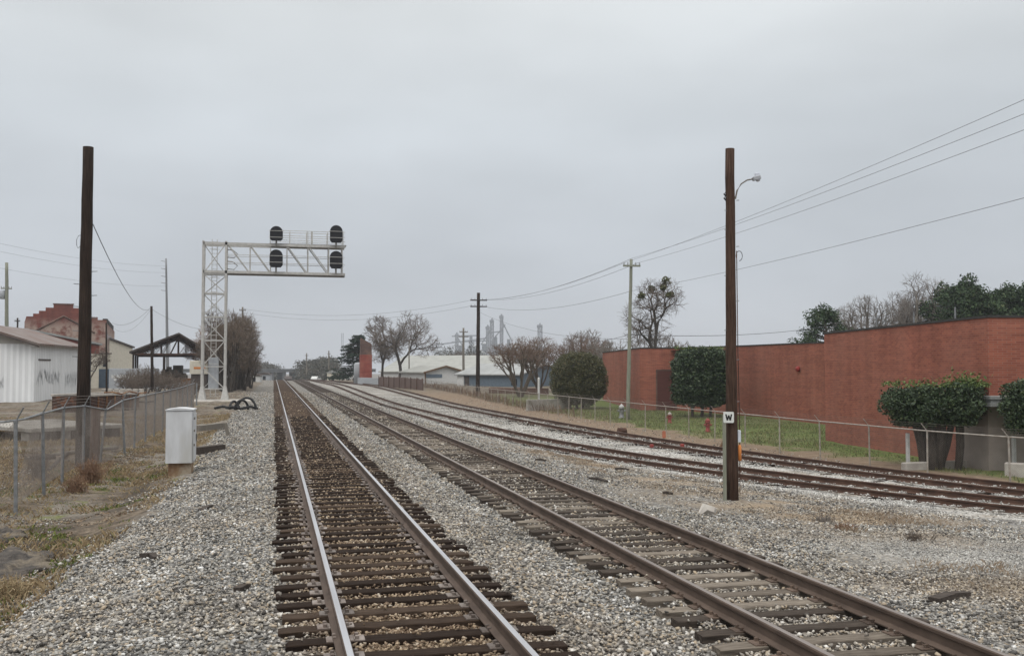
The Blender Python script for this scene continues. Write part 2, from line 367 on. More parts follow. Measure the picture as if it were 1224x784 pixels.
def zones(X, Y):
    # ballast, white ballast, lawn, tan dirt (0..1 each)
    j = (vnoise(X, Y, .8, 1)-.5)*1.3+(vnoise(X, Y, 2.7, 2)-.5)*.6
    x3 = X3(Y); x4 = X4(Y)
    lb = np.interp(Y, [0,12,20,27,45,80,200], [-3.3,-3.1,-2.5,-2.2,-2.6,-2.2,-2.0])
    ball = sst(-.25, .25, X-lb+j*.5)*(1-sst(-.3, .5, X-(x4+1.25)+j*.6))
    white = sst(-1.2, .6, X-(x3-2.3)+j*1.3)*(1-sst(-.2, .4, X-(x4+1.2)+j*.5))*(1-.8*sst(38, 80, Y)*np.clip(.6+j*.6, 0, 1))*np.clip(.95-.5*(vnoise(X, Y, .5, 77) > .62)*sst(20, 30, Y), 0, 1)
    # tan weedy band round the W pole, between main track and sidings
    cx = np.interp(Y, [8,14,20,30,45,70], [11.5,11.0,10.9,10.2,8.9,8.4]); wd = np.interp(Y, [8,14,20,30,45], [3.2,2.6,1.9,1.2,.5])
    tan = .9*np.exp(-((X-cx+j*.8)/wd)**2)*np.clip(.55+j*1.5, 0, 1)*(1-sst(28, 50, Y))
    patch = np.exp(-((X-11.2+.25*(Y-13.3))/2.7)**4-((Y-13.3)/2.2)**2); tan = np.clip(tan*(1+.6*np.exp(-((Y-17)/2.2)**2)), 0, 1)*(1-patch); white = np.maximum(white, .62*patch*(X > 8.2))
    lawn = sst(-.5, .9, X-(22.7+1.3*(1-sst(31, 42, Y)))+j*1.3)*np.clip(.95+(vnoise(X, Y, .35, 23)-.4)*.9, 0, 1)*(1-sst(95, 125, Y))*sst(20, 27, Y)*(1-sst(60, 90, X))
    return ball, white, lawn, np.clip(tan, 0, 1)
GZ = terrain(GX, GY)
B_, W_, LN_, T_ = zones(GX, GY)
soft = (1-B_)
GZ = GZ+soft*((vnoise(GX, GY, .45, 5)-.5)*.16+(vnoise(GX, GY, 1.7, 6)-.5)*.09)*(GX < 5)*(GY < 120)+(vnoise(GX, GY, 3.1, 8)-.5)*.035*(GY < 60)*np.where((GX > -.2)&(GX < 7), .3, 1)
# right siding area lumps
GZ = GZ+(vnoise(GX, GY, .7, 9)-.5)*.08*((GX > 7.4)&(GY < 70))
ny, nx = GX.shape
V = np.stack([GX.ravel(), GY.ravel(), GZ.ravel()], 1)
ii = (np.arange(ny-1)[:, None]*nx+np.arange(nx-1)[None]).ravel()
F_ = np.stack([ii, ii+1, ii+nx+1, ii+nx], 1)
k = NT('ground_soil_and_ballast'); k.rough(.95); k.b.inputs['Specular IOR Level'].default_value = .15
v = k.coord()
za = k.n('ShaderNodeAttribute'); za.attribute_name = 'zone'; zs = k.n('ShaderNodeSeparateColor'); k.l(za.outputs['Color'], zs.inputs[0])
n1 = k.noise(v, .35, 8); n2 = k.noise(v, 2.6, 8, .65); n3 = k.noise(v, 14, 6, .7)
dirt = k.ramp(n2, [(.3,(.034,.027,.021)), (.43,(.085,.067,.05)), (.57,(.155,.122,.09)), (.72,(.25,.205,.155))])
dirt = k.mix(k.ramp(n1, [(.46,0.0), (.62,.75)]), dirt, k.ramp(n3, [(.3,(.12,.105,.09)), (.7,(.26,.235,.20))]))
dirt = k.mix(1.0, dirt, k.ramp(n3, [(.28,.5), (.5,1.0), (.75,1.45)]), 'MULTIPLY')
green = k.ramp(n3, [(.3,(.075,.10,.02)), (.7,(.17,.18,.06))])
dirt = k.mix(k.ramp(k.noise(v, 1.1, 7, .6), [(.60,0.0), (.68,.8)]), dirt, green)
vo = k.n('ShaderNodeTexVoronoi'); vo.inputs['Scale'].default_value = 17; k.l(v, vo.inputs['Vector'])
vs_ = k.n('ShaderNodeSeparateColor'); k.l(vo.outputs['Color'], vs_.inputs[0])
grav = k.ramp(vs_.outputs[0], [(0,(.07,.068,.066)), (.25,(.20,.195,.188)), (.55,(.33,.32,.305)), (.8,(.36,.315,.25)), (1,(.55,.54,.52))])
grav = k.mix(k.ramp(n1, [(.45,0.0), (.65,.4)]), grav, (.28,.235,.175))
grav = k.mix(1.0, grav, k.ramp(k.noise(v, 5.5, 6, .7), [(.32,.62), (.68,1.3)]), 'MULTIPLY')
grav = k.mix(1.0, grav, k.ramp(vo.outputs['Distance'], [(.0,1.1), (.55,.55)]), 'MULTIPLY')
whi = k.ramp(vs_.outputs[1], [(0,(.10,.095,.085)), (.25,(.32,.30,.275)), (.6,(.46,.445,.415)), (1,(.64,.625,.6))])
whi = k.mix(k.ramp(k.noise(v, .8, 6, .6), [(.5,0.0), (.62,.7)]), whi, (.26,.215,.165))
tanc = k.ramp(n3, [(.3,(.20,.145,.095)), (.55,(.33,.25,.165)), (.75,(.42,.35,.26))])
lawnc = k.ramp(n2, [(.28,(.055,.082,.022)), (.5,(.10,.138,.036)), (.74,(.19,.19,.08))])
strip = k.ramp(n2, [(.3,(.12,.085,.06)), (.6,(.215,.16,.112)), (.8,(.27,.22,.16))])
rt = k.n('ShaderNodeAttribute'); rt.attribute_name = 'zone2'; rs = k.n('ShaderNodeSeparateColor'); k.l(rt.outputs['Color'], rs.inputs[0])
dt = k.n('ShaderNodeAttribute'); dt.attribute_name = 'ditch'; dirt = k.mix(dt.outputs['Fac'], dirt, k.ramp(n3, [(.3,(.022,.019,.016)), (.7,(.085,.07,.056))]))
c = k.mix(rs.outputs[0], dirt, strip)
c = k.mix(zs.outputs[2], c, lawnc)
c = k.mix(zs.outputs[0], c, grav); c = k.mix(zs.outputs[1], c, whi)
c = k.mix(rs.outputs[1], c, tanc)
rustc = k.mix(.5, (.15,.095,.055), k.ramp(vs_.outputs[2], [(0,(.10,.07,.045)), (1,(.30,.22,.14))]))
c = k.mix(rs.outputs[2], c, rustc)
k.color(c)
hh = k.math('ADD', k.math('MULTIPLY', k.math('MULTIPLY', vo.outputs['Distance'], -1.0), zs.outputs[0]), k.math('MULTIPLY', n3, .8))
k.bump(hh, .8, .04)
M['ground'] = k.m
strip_a = sst(-1.2, .3, GX-(X4(GY)+1.6))*(1-sst(24, 27, GX))*(1-sst(110, 135, GY))
r1 = np.exp(-((GX-1.39)/1.0)**4)*.85; r2 = np.exp(-((GX-5.49)/1.0)**4)*.25
col1 = np.stack([B_, W_, LN_, np.ones_like(B_)], -1).reshape(-1, 4)
col2 = np.stack([strip_a, T_*.85, np.clip(r1+r2, 0, 1), np.ones_like(B_)], -1).reshape(-1, 4)
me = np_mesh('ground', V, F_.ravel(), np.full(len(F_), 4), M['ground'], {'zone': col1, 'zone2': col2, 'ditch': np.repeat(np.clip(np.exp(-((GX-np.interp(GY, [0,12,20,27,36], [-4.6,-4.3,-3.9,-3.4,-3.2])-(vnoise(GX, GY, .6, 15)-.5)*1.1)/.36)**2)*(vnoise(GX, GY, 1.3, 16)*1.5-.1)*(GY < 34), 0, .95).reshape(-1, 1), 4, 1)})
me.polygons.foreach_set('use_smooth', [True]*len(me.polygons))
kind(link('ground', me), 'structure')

# ------------------------------------------------------------------ railway tracks
k = NT('rail_steel_side'); k.rough(.75); vv = k.coord((1,.3,1))
k.color(k.ramp(k.noise(vv, 9, 6), [(.3,(.06,.041,.031)), (.7,(.11,.078,.06))])); k.bump(k.noise(vv, 30), .2, .005); M['rail_side'] = k.m
k = NT('siding_rail_rust'); k.rough(.85); vv = k.coord((1,.3,1))
k.color(k.ramp(k.noise(vv, 5, 6), [(.3,(.05,.029,.021)), (.55,(.085,.046,.032)), (.8,(.13,.08,.058))])); M['rail_rust'] = k.m
M['rail_top'] = mat('polished_rail_head', (.60,.60,.62), (.46,.45,.46), 8, .33, metal=.75, stretch=(1,.05,1))
M['rail_top_dull'] = mat('dull_rail_head', (.25,.215,.195), (.17,.14,.125), 8, .45, metal=.5, stretch=(1,.05,1))
M['rail_top_rust'] = mat('rusty_rail_head', (.11,.08,.066), (.075,.055,.046), 6, .7, stretch=(1,.1,1))
PROF = [(-.075,0), (.075,0), (.075,.012), (.016,.035), (.012,.115), (.034,.128), (.037,.158), (.028,.17), (-.028,.17), (-.037,.158), (-.034,.128), (-.012,.115), (-.016,.035), (-.075,.012)]
def rail(parent, line, off, z0, ys, mats):
    mb = MB(); n = len(PROF); vs = []
    pts = []
    for y in ys:
        h = .05; x = float(line(y)); dx = float(line(y+h)-line(y-h))/(2*h)
        nrm = Vector((1, -dx, 0)).normalized(); p = Vector((x, y, z0(x, y)))+nrm*off
        pts += [(p.x+nrm.x*a, p.y+nrm.y*a, p.z+b) for a, b in PROF]
    side = []; top = []
    for i in range(len(ys)-1):
        for q in range(n):
            f = (i*n+q, i*n+(q+1) % n, (i+1)*n+(q+1) % n, (i+1)*n+q)
            (top if q in (7,) else side).append(f)
    mb.add(pts, side); mb.mi = 1
    mb.f += top; mb.m += [1]*len(top)
    mb.mi = 0; mb.f += [tuple(range(n-1, -1, -1)), tuple(range((len(ys)-1)*n, len(ys)*n))]; mb.m += [0, 0]
    return mb.build('rail', mats, parent)
def tie_mat(name, dark, mid, pale, palefrac):
    k = NT(name); k.rough(.95); k.b.inputs['Specular IOR Level'].default_value = .08; v = k.coord((.6, 5, 5)); f = k.noise(v, 5, 8, .65)
    oi = k.n('ShaderNodeObjectInfo')
    a = k.ramp(f, [(.3, dark), (.7, mid)]); b = k.ramp(f, [(.3, mid), (.65, pale)])
    c = k.mix(k.ramp(oi.outputs['Random'], [(max(0, 1-palefrac-.18), 0.0), (min(1, 1-palefrac+.18), 1.0)]), a, b)
    k.color(c); k.bump(f, .7, .02); return k.m
M['tie_dark'] = tie_mat('creosoted_tie', (.013,.009,.0075), (.034,.023,.017), (.095,.068,.05), .14)
M['tie_grey'] = tie_mat('weathered_tie', (.026,.021,.018), (.085,.069,.057), (.25,.215,.175), .5)
def tie_mesh(seed, m, Lh=1.3):
    rr = random.Random(seed); mb = MB(); n = 14; ring = []
    for i in range(n+1):
        x = -Lh+2*Lh*i/n
        e = .012 if i in (0, n) else 0
        hw = .104+rr.uniform(-.003, .003)-e*.5; zt = rr.uniform(-.003, .003)-e*.4
        ring.append([(x, -hw, -.17), (x, hw, -.17), (x, hw, zt-.008), (x, hw-.008, zt), (x, -hw+.008, zt), (x, -hw, zt-.008)])
    vs = [p for r_ in ring for p in r_]; fs = [(5,4,3,2,1,0), tuple(range(n*6, n*6+6))]
    for i in range(n):
        for q in range(6): fs.append((i*6+q, i*6+(q+1) % 6, (i+1)*6+(q+1) % 6, (i+1)*6+q))
    mb.add(vs, fs)
    me = bpy.data.meshes.new('tie'); me.from_pydata(mb.v, [], mb.f); me.materials.append(m); me.update(); return me
def plate_mesh(m):
    mb = MB(); mb.bbox(-.18, -.09, .0, .18, .09, .014, .004)
    for x in (-.105, .105):
        for y in (-.06, .05): mb.bbox(x-.02, y-.014, .012, x+.02, y+.014, .05, .006)
    mb.box(-.083, -.09, .012, -.076, .09, .022); mb.box(.076, -.09, .012, .083, .09, .022)
    me = bpy.data.meshes.new('tie_plate'); me.from_pydata(mb.v, [], mb.f); me.materials.append(m); me.update(); return me
M['plate'] = mat('tie_plate_steel', (.13,.10,.085), (.22,.19,.17), 9, .6, metal=.3, rnd=.3)
M['plate_rust'] = mat('tie_plate_rust', (.07,.048,.037), (.12,.085,.064), 9, .8, rnd=.3)
TIES = []   # (x, y, rz, half length) of every tie, for keeping ballast off them
def track(label, line, ztop, y0, y1, tmat, rails_m, platem, tie_sink, step, jit, seed, plates=True):
    rr = random.Random(seed)
    t = thing('railway_track', label, 'railway track', (0,0,0), 0, 'railway tracks')
    meshes = [tie_mesh(seed*10+i, tmat) for i in range(5)]
    pm = plate_mesh(platem)
    y = y0; n = 0; far = MB()
    while y < y1:
        x = float(line(y)); dx = float(line(y+.1)-line(y-.1))/.2; rz = -math.atan(dx)+rr.gauss(0, jit*.007)
        px = x+rr.gauss(0, jit*.017); z = ztop(x, y)-tie_sink+rr.uniform(-.006, .004)-(0 if plates else rr.choice((0, .02, .05, .07, .09))+(.04 if n >= 100 else 0)); rz = rz if abs(rz) < 1 else 0
        TIES.append((px, y, rz, 1.3, n < 100))
        if n < 100:
            o = link('tie', meshes[rr.randrange(5)], t); o.location = (px, y, z); o.rotation_euler = (0, 0, rz)
            if rr.random() < .5: o.rotation_euler[2] += math.pi
            if plates:
                for s_ in (-1, 1):
                    p = link('tie_plate', pm, o); p.location = (s_*.745, 0, .0); p.scale = (1, 1, 1)
        else:
            far.bbox(-1.3, -.11, -.15, 1.3, .11, 0, .015, Matrix.Translation((px, y, z)) @ Matrix.Rotation(rz, 4, 'Z'))
        n += 1; y += step+rr.gauss(0, jit*.022)
    kind(far.build('ties', tmat, t), 'stuff')
    ys = list(np.arange(y0-.6, 60, .8))+list(np.arange(60, y1, 3.0))
    for s_ in (-1, 1): rail(t, line, s_*.745, lambda a, b: ztop(a, b)+(.014 if plates else .03), ys, rails_m)
    return t
L1 = lambda y: 1.39+0*np.asarray(y, float); L2 = lambda y: 5.49+0*np.asarray(y, float)
def flat(dz):
    def f(x, y): s = max(y-195, 0); return dz-min(.00012*s*s, .02*s)
    return f
track('main track with polished rails and dark creosoted ties', L1, flat(0.02), 5.2, 330, M['tie_dark'], [M['rail_side'], M['rail_top']], M['plate'], 0, .495, 1.7, 3)
track('second track with dull brown rails and weathered grey ties', L2, flat(-.10), 4.5, 330, M['tie_grey'], [M['rail_side'], M['rail_top_dull']], M['plate_rust'], 0, .52, 2.0, 4)
g34 = lambda x, y: gz(x, y)+.03
track('rusty siding track beside the leaning W pole, half buried in white ballast', X3, g34, 11, 300, M['tie_dark'], [M['rail_rust'], M['rail_top_rust']], M['plate_rust'], 0, .55, 2, 5, False)
track('outermost siding track running along the chain link fence', X4, g34, 17, 290, M['tie_dark'], [M['rail_rust'], M['rail_top_rust']], M['plate_rust'], 0, .55, 2, 6, False)

# ------------------------------------------------------------------ ballast stones (stuff)
def stone_shapes(n):
    out_ = []
    for i in range(n):
        rr = random.Random(100+i); bm = bmesh.new()
        for q in range(8):
            vq = Vector((rr.gauss(0,1), rr.gauss(0,1), rr.gauss(0,1))).normalized()
            bm.verts.new((vq.x*.62*rr.uniform(.8,1.1), vq.y*.5*rr.uniform(.8,1.1), vq.z*.38*rr.uniform(.8,1.1)))
        r_ = bmesh.ops.convex_hull(bm, input=bm.verts)
        bmesh.ops.delete(bm, geom=[g for g in r_['geom_interior'] if isinstance(g, bmesh.types.BMVert)], context='VERTS')
        bm.verts.index_update(); bm.faces.ensure_lookup_table()
        out_.append((np.array([v_.co[:] for v_ in bm.verts]), np.array([[q.index for q in f.verts] for f in bm.faces]))); bm.free()
    return out_
SH = stone_shapes(7)
def dens(d): return np.where(d < 14, 780., np.where(d < 26, 780-(d-14)*45, np.maximum(240-(d-26)*9, 36)))
def scatter():
    P_ = []
    for d0, d1 in ((7,12), (12,16), (16,20), (20,26), (26,34), (34,46), (46,60), (60,78), (78,108)):
        dm = float(dens(np.array(d0)));  # sample in the wedge the camera could see, with margin
        wl, wr = -.62, .62
        area = (d1*d1-d0*d0)/2*(wr-wl); n = int(area*dm)
        d = np.sqrt(RNG.uniform(d0*d0, d1*d1, n)); u = RNG.uniform(wl, wr, n)*d
        X = u*_c+d*_s; Y = d*_c-u*_s
        B, W, Ln, T = zones(X, Y)
        keep = RNG.random(n) < B*np.clip(dens(d)/dm, 0, 1)*(1-.45*T)
        # a sprinkling strays past the edge
        keep |= (RNG.random(n) < np.where(X < 0, .20, .11))&(X > -7.5)&(X < 22)&((X > 0)|(vnoise(X, Y, .6, 91) > .3))
        P_.append(np.stack([X, Y, d, W, T], 1)[keep])
    return np.concatenate(P_)
S = scatter()
tx = np.array([(a, b, c_, d_) for a, b, c_, d_, e_ in TIES if b < 112]); order = np.argsort(tx[:, 1])
on_tie = np.zeros(len(S), bool); on_rail = np.zeros(len(S), bool)
X, Y = S[:, 0], S[:, 1]
for (a, b, rz, hl) in tx:
    cs, sn = math.cos(rz), math.sin(rz); dxx = X-a; dyy = Y-b
    uu = dxx*cs+dyy*sn; vv_ = -dxx*sn+dyy*cs
    on_tie |= (np.abs(uu) < hl+.02)&(np.abs(vv_) < .125)
for ln in (L1, L2, X3, X4):
    for s_ in (-1, 1): on_rail |= np.abs(X-(ln(Y)+s_*.745)) < .10
main = (X < 7.2)
rr_ = RNG.random(len(S))
in34 = ~main
keep = ~(on_tie&main&(rr_ > .025)) & ~(on_tie&in34&(rr_ > .62)) & ~on_rail
S = S[keep]; on_tie = on_tie[keep]; X, Y, D, W, T = S.T
n = len(S)
crib1 = np.exp(-((X-1.39)/1.15)**6); crib2 = np.exp(-((X-5.49)/1.15)**6)
z = terrain(X, Y)
z = np.where(on_tie&(X < 3.5), z+.065, np.where(on_tie, z+.09, z))
z = z+np.where((crib1 > .5)&(X > .2)&(X < 2.6), .027, 0)+np.where((crib2 > .5)&(X > 4.1)&(X < 6.9), .05, 0)
size = (.030+.034*RNG.random(n)**1.6+.02*(RNG.random(n) < .05))*np.where(D > 18, 1+.35*np.clip((D-18)/16, 0, 1), 1)*np.where(X > 7, .9, 1.0)*np.where(crib1 > .5, .85, 1)
size = size*np.where(D > 46, 1.25, 1)*np.where(X < -3.3, .75, 1)*np.where((W > .3)&(X < 13)&(Y < 15.5), .62, 1)*np.where(T > .4, .75, 1)
tint = np.stack([np.clip(W, 0, 1), np.clip(T*.8+crib1*.95+crib2*.35+.22*sst(.54, .74, vnoise(X, Y, .45, 21)*.6+vnoise(X, Y, 1.7, 22)*.4)+.25*np.exp(-((X-3.1)/.5)**2), 0, 1), crib1, np.ones(n)], 1)
Vs = []; Fs = []; At = []; off = 0
var = RNG.integers(0, len(SH), n)
for i, (sv, sf) in enumerate(SH):
    idx = np.where(var == i)[0]; m = len(idx)
    a = RNG.uniform(0, 2*math.pi, m); tl = RNG.normal(0, .35, m); t2 = RNG.normal(0, .35, m)
    ca, sa, cb_, sb_, cc, sc_ = np.cos(a), np.sin(a), np.cos(tl), np.sin(tl), np.cos(t2), np.sin(t2)
    p = sv[None]*size[idx][:, None, None]
    y1 = p[..., 1]*cb_[:, None]-p[..., 2]*sb_[:, None]; z1 = p[..., 1]*sb_[:, None]+p[..., 2]*cb_[:, None]
    x2 = p[..., 0]*cc[:, None]+z1*sc_[:, None]; z2 = -p[..., 0]*sc_[:, None]+z1*cc[:, None]
    x3_ = x2*ca[:, None]-y1*sa[:, None]; y3_ = x2*sa[:, None]+y1*ca[:, None]
    q = np.stack([x3_+X[idx][:, None], y3_+Y[idx][:, None], z2+z[idx][:, None]+(size[idx]*RNG.uniform(-.1, .45, m)+.022*(vnoise(X[idx], Y[idx], 3.3, 33)-.4))[:, None]], -1)
    nv = len(sv); Vs.append(q.reshape(-1, 3)); At.append(np.repeat(tint[idx], nv, 0))
    Fs.append((sf[None]+(off+np.arange(m)*nv)[:, None, None]).reshape(-1, 3)); off += m*nv
Vs = np.concatenate(Vs); Fs = np.concatenate(Fs); At = np.concatenate(At)
k = NT('crushed_stone'); k.rough(.9); k.b.inputs['Specular IOR Level'].default_value = .2
g = k.n('ShaderNodeNewGeometry'); r_ = g.outputs['Random Per Island']
base = k.ramp(r_, [(0,(.06,.057,.054)), (.14,(.13,.125,.118)), (.28,(.215,.208,.198)), (.5,(.335,.325,.305)), (.64,(.42,.395,.345)), (.8,(.35,.28,.20)), (.9,(.465,.45,.42)), (1,(.66,.65,.63))])
whi = k.ramp(r_, [(0,(.10,.095,.09)), (.15,(.31,.30,.285)), (.5,(.48,.47,.445)), (1,(.70,.69,.66))])
tanr = k.ramp(r_, [(0,(.07,.05,.035)), (.3,(.19,.13,.08)), (.6,(.32,.235,.15)), (.85,(.43,.34,.235)), (1,(.55,.48,.38))])
a_ = k.n('ShaderNodeAttribute'); a_.attribute_name = 'tint'; ss = k.n('ShaderNodeSeparateColor'); k.l(a_.outputs['Color'], ss.inputs[0])
c = k.mix(ss.outputs[0], base, whi); c = k.mix(k.math('MULTIPLY', ss.outputs[1], .8), c, tanr)
c = k.mix(k.math('MULTIPLY', ss.outputs[2], .22), c, (.19,.105,.052))
nn = k.noise(k.coord(), 60, 4); c = k.mix(1.0, c, k.ramp(nn, [(.3,.8), (.7,1.12)]), 'MULTIPLY')
pv_ = k.coord(); c = k.mix(1.0, c, k.ramp(k.noise(pv_, .9, 5, .6), [(.34,.78), (.66,1.18)]), 'MULTIPLY')
k.color(c); M['stone'] = k.m
me = np_mesh('ballast_stones', Vs, Fs.ravel(), np.full(len(Fs), 3), M['stone'], {'tint': At})
kind(link('ballast_stones', me), 'stuff')
print('stones', n)

# ------------------------------------------------------------------ foliage and tree generators
def leaf_mesh(name, C, size, m, flat_=0.0, seed=1):
    rg = np.random.default_rng(seed); C = np.asarray(C); n = len(C)
    a = rg.normal(size=(n, 3)); a[:, 2] *= (1-flat_); a /= np.linalg.norm(a, axis=1)[:, None]+1e-9
    b = rg.normal(size=(n, 3)); b[:, 2] *= (1-flat_); b -= (a*b).sum(1)[:, None]*a; b /= np.linalg.norm(b, axis=1)[:, None]+1e-9
    s = size*rg.uniform(.6, 1.3, n)[:, None]
    q = np.stack([C-a*s, C+b*s*.42, C+a*s, C-b*s*.42], 1).reshape(-1, 3)
    idx = np.arange(n*4)
    return np_mesh(name, q, idx, np.full(n, 4), m)
def clump_points(centres, radii, n, seed, shell=.55):
    rg = np.random.default_rng(seed); centres = np.asarray(centres, float); radii = np.asarray(radii, float)
    if radii.ndim == 1: radii = np.repeat(radii[:, None], 3, 1)
    wts = (radii.prod(1))**(2/3); i = rg.choice(len(centres), n, p=wts/wts.sum())
    v = rg.normal(size=(n, 3)); v /= np.linalg.norm(v, axis=1)[:, None]
    r_ = (shell+(1-shell)*rg.random(n))**.7; r_ = np.where(rg.random(n) < .1, r_*rg.uniform(1.0, 1.35, n), r_)
    return centres[i]+v*radii[i]*r_[:, None]
def bare_tree(name, label, cat, loc, H, spread, seed, bark, twig, trunks=1, group=None, lean=0, low=.28, thick=1.0, n=420, twigs=4, tw_r=.02, lobes=9, vase=0):
    rr = random.Random(seed); rg = np.random.default_rng(seed); t = thing(name, label, cat, loc, 0, group)
    big = MB(); small = MB(); tips = []
    cz = H*(low+(1-low)*.54); rz_ = H*(1-low)*.47; rx = H*.33*spread
    cen = []
    for i in range(lobes):
        a = 6.283*i/lobes*1.62+rr.uniform(-.5, .5); u = rr.uniform(-.75, .95); q = math.sqrt(max(.05, 1-u*u))*rr.uniform(.45, .8)
        if vase: u = rr.uniform(-.25, .8); q = rr.uniform(.35, .85)
        cen.append((math.cos(a)*q*rx+lean*H, math.sin(a)*q*rx, cz+u*rz_*.72))
    P_ = []
    while len(P_) < n:
        c_ = cen[rr.randrange(lobes)]; v = rg.normal(size=3); v /= np.linalg.norm(v); k_ = rr.uniform(.55, 1)**.6
        p = Vector((c_[0]+v[0]*k_*rx*.46, c_[1]+v[1]*k_*rx*.46, c_[2]+v[2]*k_*rz_*.44))
        if p.z > H*low*.8 and (not vase or math.hypot(p.x, p.y) < rx*(.25+1.0*(p.z/H))): P_.append(p)
    r_tip = tw_r; r_base = H*.021*thick; N0 = n/trunks; ex = math.log(max(1.5, r_base/r_tip))/math.log(N0)
    def grow(p, pts, lv, d0):
        r0 = r_tip*len(pts)**ex
        if len(pts) == 1:
            q = pts[0]; md = (p+q)/2+Vector((rr.gauss(0,1), rr.gauss(0,1), rr.gauss(0,1)))*(q-p).length*.08
            small.tube([p, md, q], [r_tip, r_tip*.8, r_tip*.5], 3, caps=False); tips.append(q); dd = (q-p).normalized()
            for i in range(twigs):
                b0 = p+(q-p)*rr.uniform(.35, 1); e_ = (dd+Vector((rr.gauss(0,.7), rr.gauss(0,.7), rr.gauss(.15,.6)))).normalized()*H*rr.uniform(.025, .065)
                small.tube([b0, b0+e_*.55+Vector((0, 0, e_.length*.06)), b0+e_], [r_tip*.6, r_tip*.5, r_tip*.3], 3, caps=False)
            return
        c_ = sum(pts, Vector())/len(pts); f = rr.uniform(.34, .5) if lv else rr.uniform(.40, .5)
        q = p+(c_-p)*f
        if lv == 0 and not vase: q = p+Vector(((c_.x-p.x)*.35, (c_.y-p.y)*.35, (c_.z-p.z)*.42))
        L_ = (q-p).length; md = (p+q)/2+d0*L_*.12+Vector((rr.gauss(0,1), rr.gauss(0,1), rr.gauss(0,.6)))*L_*.05
        d1 = (q-md).normalized()
        ax = Vector((rr.gauss(0,1), rr.gauss(0,1), rr.gauss(0,.8)))
        v = pts[rr.randrange(len(pts))]-c_
        ax = (v+ax*.25*v.length).normalized() if v.length > 1e-6 else ax.normalized()
        pr_ = sorted(pts, key=lambda w_: (w_-c_).dot(ax)); k_ = max(1, min(len(pts)-1, int(len(pts)*rr.uniform(.32, .62))))
        r1 = r_tip*max(k_, len(pts)-k_)**ex
        (big if r0 > r_tip*3.2 else small).tube([p, md, q], [r0, (r0+r1)/2, r1], 7 if r0 > r_base*.5 else (5 if r0 > r_tip*3.2 else 3), caps=False)
        grow(q, pr_[:k_], lv+1, d1); grow(q, pr_[k_:], lv+1, d1)
    if trunks == 1: grow(Vector((0, 0, -.15)), P_, 0, Vector((0, 0, 1)))
    else:
        P_.sort(key=lambda w_: math.atan2(w_.y, w_.x)); k_ = len(P_)/trunks
        for i in range(trunks):
            a = -math.pi+6.283*(i+.5)/trunks; sub = P_[int(i*k_):int((i+1)*k_)]
            grow(Vector((math.cos(a)*.02*H, math.sin(a)*.02*H, -.15)), sub, 1, Vector((math.cos(a)*.2, math.sin(a)*.2, 1)))
    top = max(p.z for p in tips); f = H/top
    for mb in (big, small): mb.v = [(x*f, y*f, z_*f) for x, y, z_ in mb.v]
    big.build('trunk', bark, t, True); small.build('crown', twig, t)
    return t, [p*f for p in tips]
def place_copy(src, label, loc, rz, sc=1.0, cat=None):
    c = dup(src); c.location = loc; c.rotation_euler = (0, 0, rz)
    c.scale = (sc if not hasattr(sc, '__len__') else 1,)*3 if not hasattr(sc, '__len__') else sc
    c['label'] = label
    return c
def pine(label, loc, H, rad, seed, group=None, bare=.35, m='needle', dense=1.0):
    rr = random.Random(seed); t = thing('pine_tree', label, 'pine tree', loc, 0, group)
    mb = MB(); pts = [Vector((rr.gauss(0, .08)*i*.3, rr.gauss(0, .08)*i*.3, H*i/8-.2)) for i in range(9)]
    mb.tube(pts, [H*.018*(1-.8*i/8) for i in range(9)], 7)
    cen = []; rd = []
    nl = int(15*dense)+6
    for i in range(nl*3):
        u = bare+(1-bare)*rr.random()**.85; z_ = H*u*.93
        v_ = (u-bare)/(1-bare); rr_ = rad*max(.18, math.sqrt(max(0, 1-(1.75*(v_-.42))**2)))*rr.uniform(.25, 1)
        a = rr.uniform(0, 6.283); p0 = pts[min(8, int(u*8))]; e_ = Vector((p0.x+math.cos(a)*rr_, p0.y+math.sin(a)*rr_, z_+rr.uniform(-.1, .3)*rr_*.5))
        mb.tube([Vector((p0.x, p0.y, z_-.15*rr_)), Vector(((p0.x+e_.x)/2, (p0.y+e_.y)/2, z_-.02*rr_)), e_], [.07*H/10, .05*H/10, .02], 4, caps=False)
        s_ = rr.uniform(.12, .24)*rad*1.3
        cen.append(e_[:]); rd.append((s_*1.1, s_*1.1, s_*.8))
    cen.append((pts[-1].x, pts[-1].y, H*.97)); rd.append((rad*.25, rad*.25, rad*.22))
    mb.build('trunk', M['bark'], t, True)
    link('crown', leaf_mesh('crown', clump_points(cen, rd, int(9500*dense), seed, .2), .15*H/10, M[m], .2, seed), t)
    return t

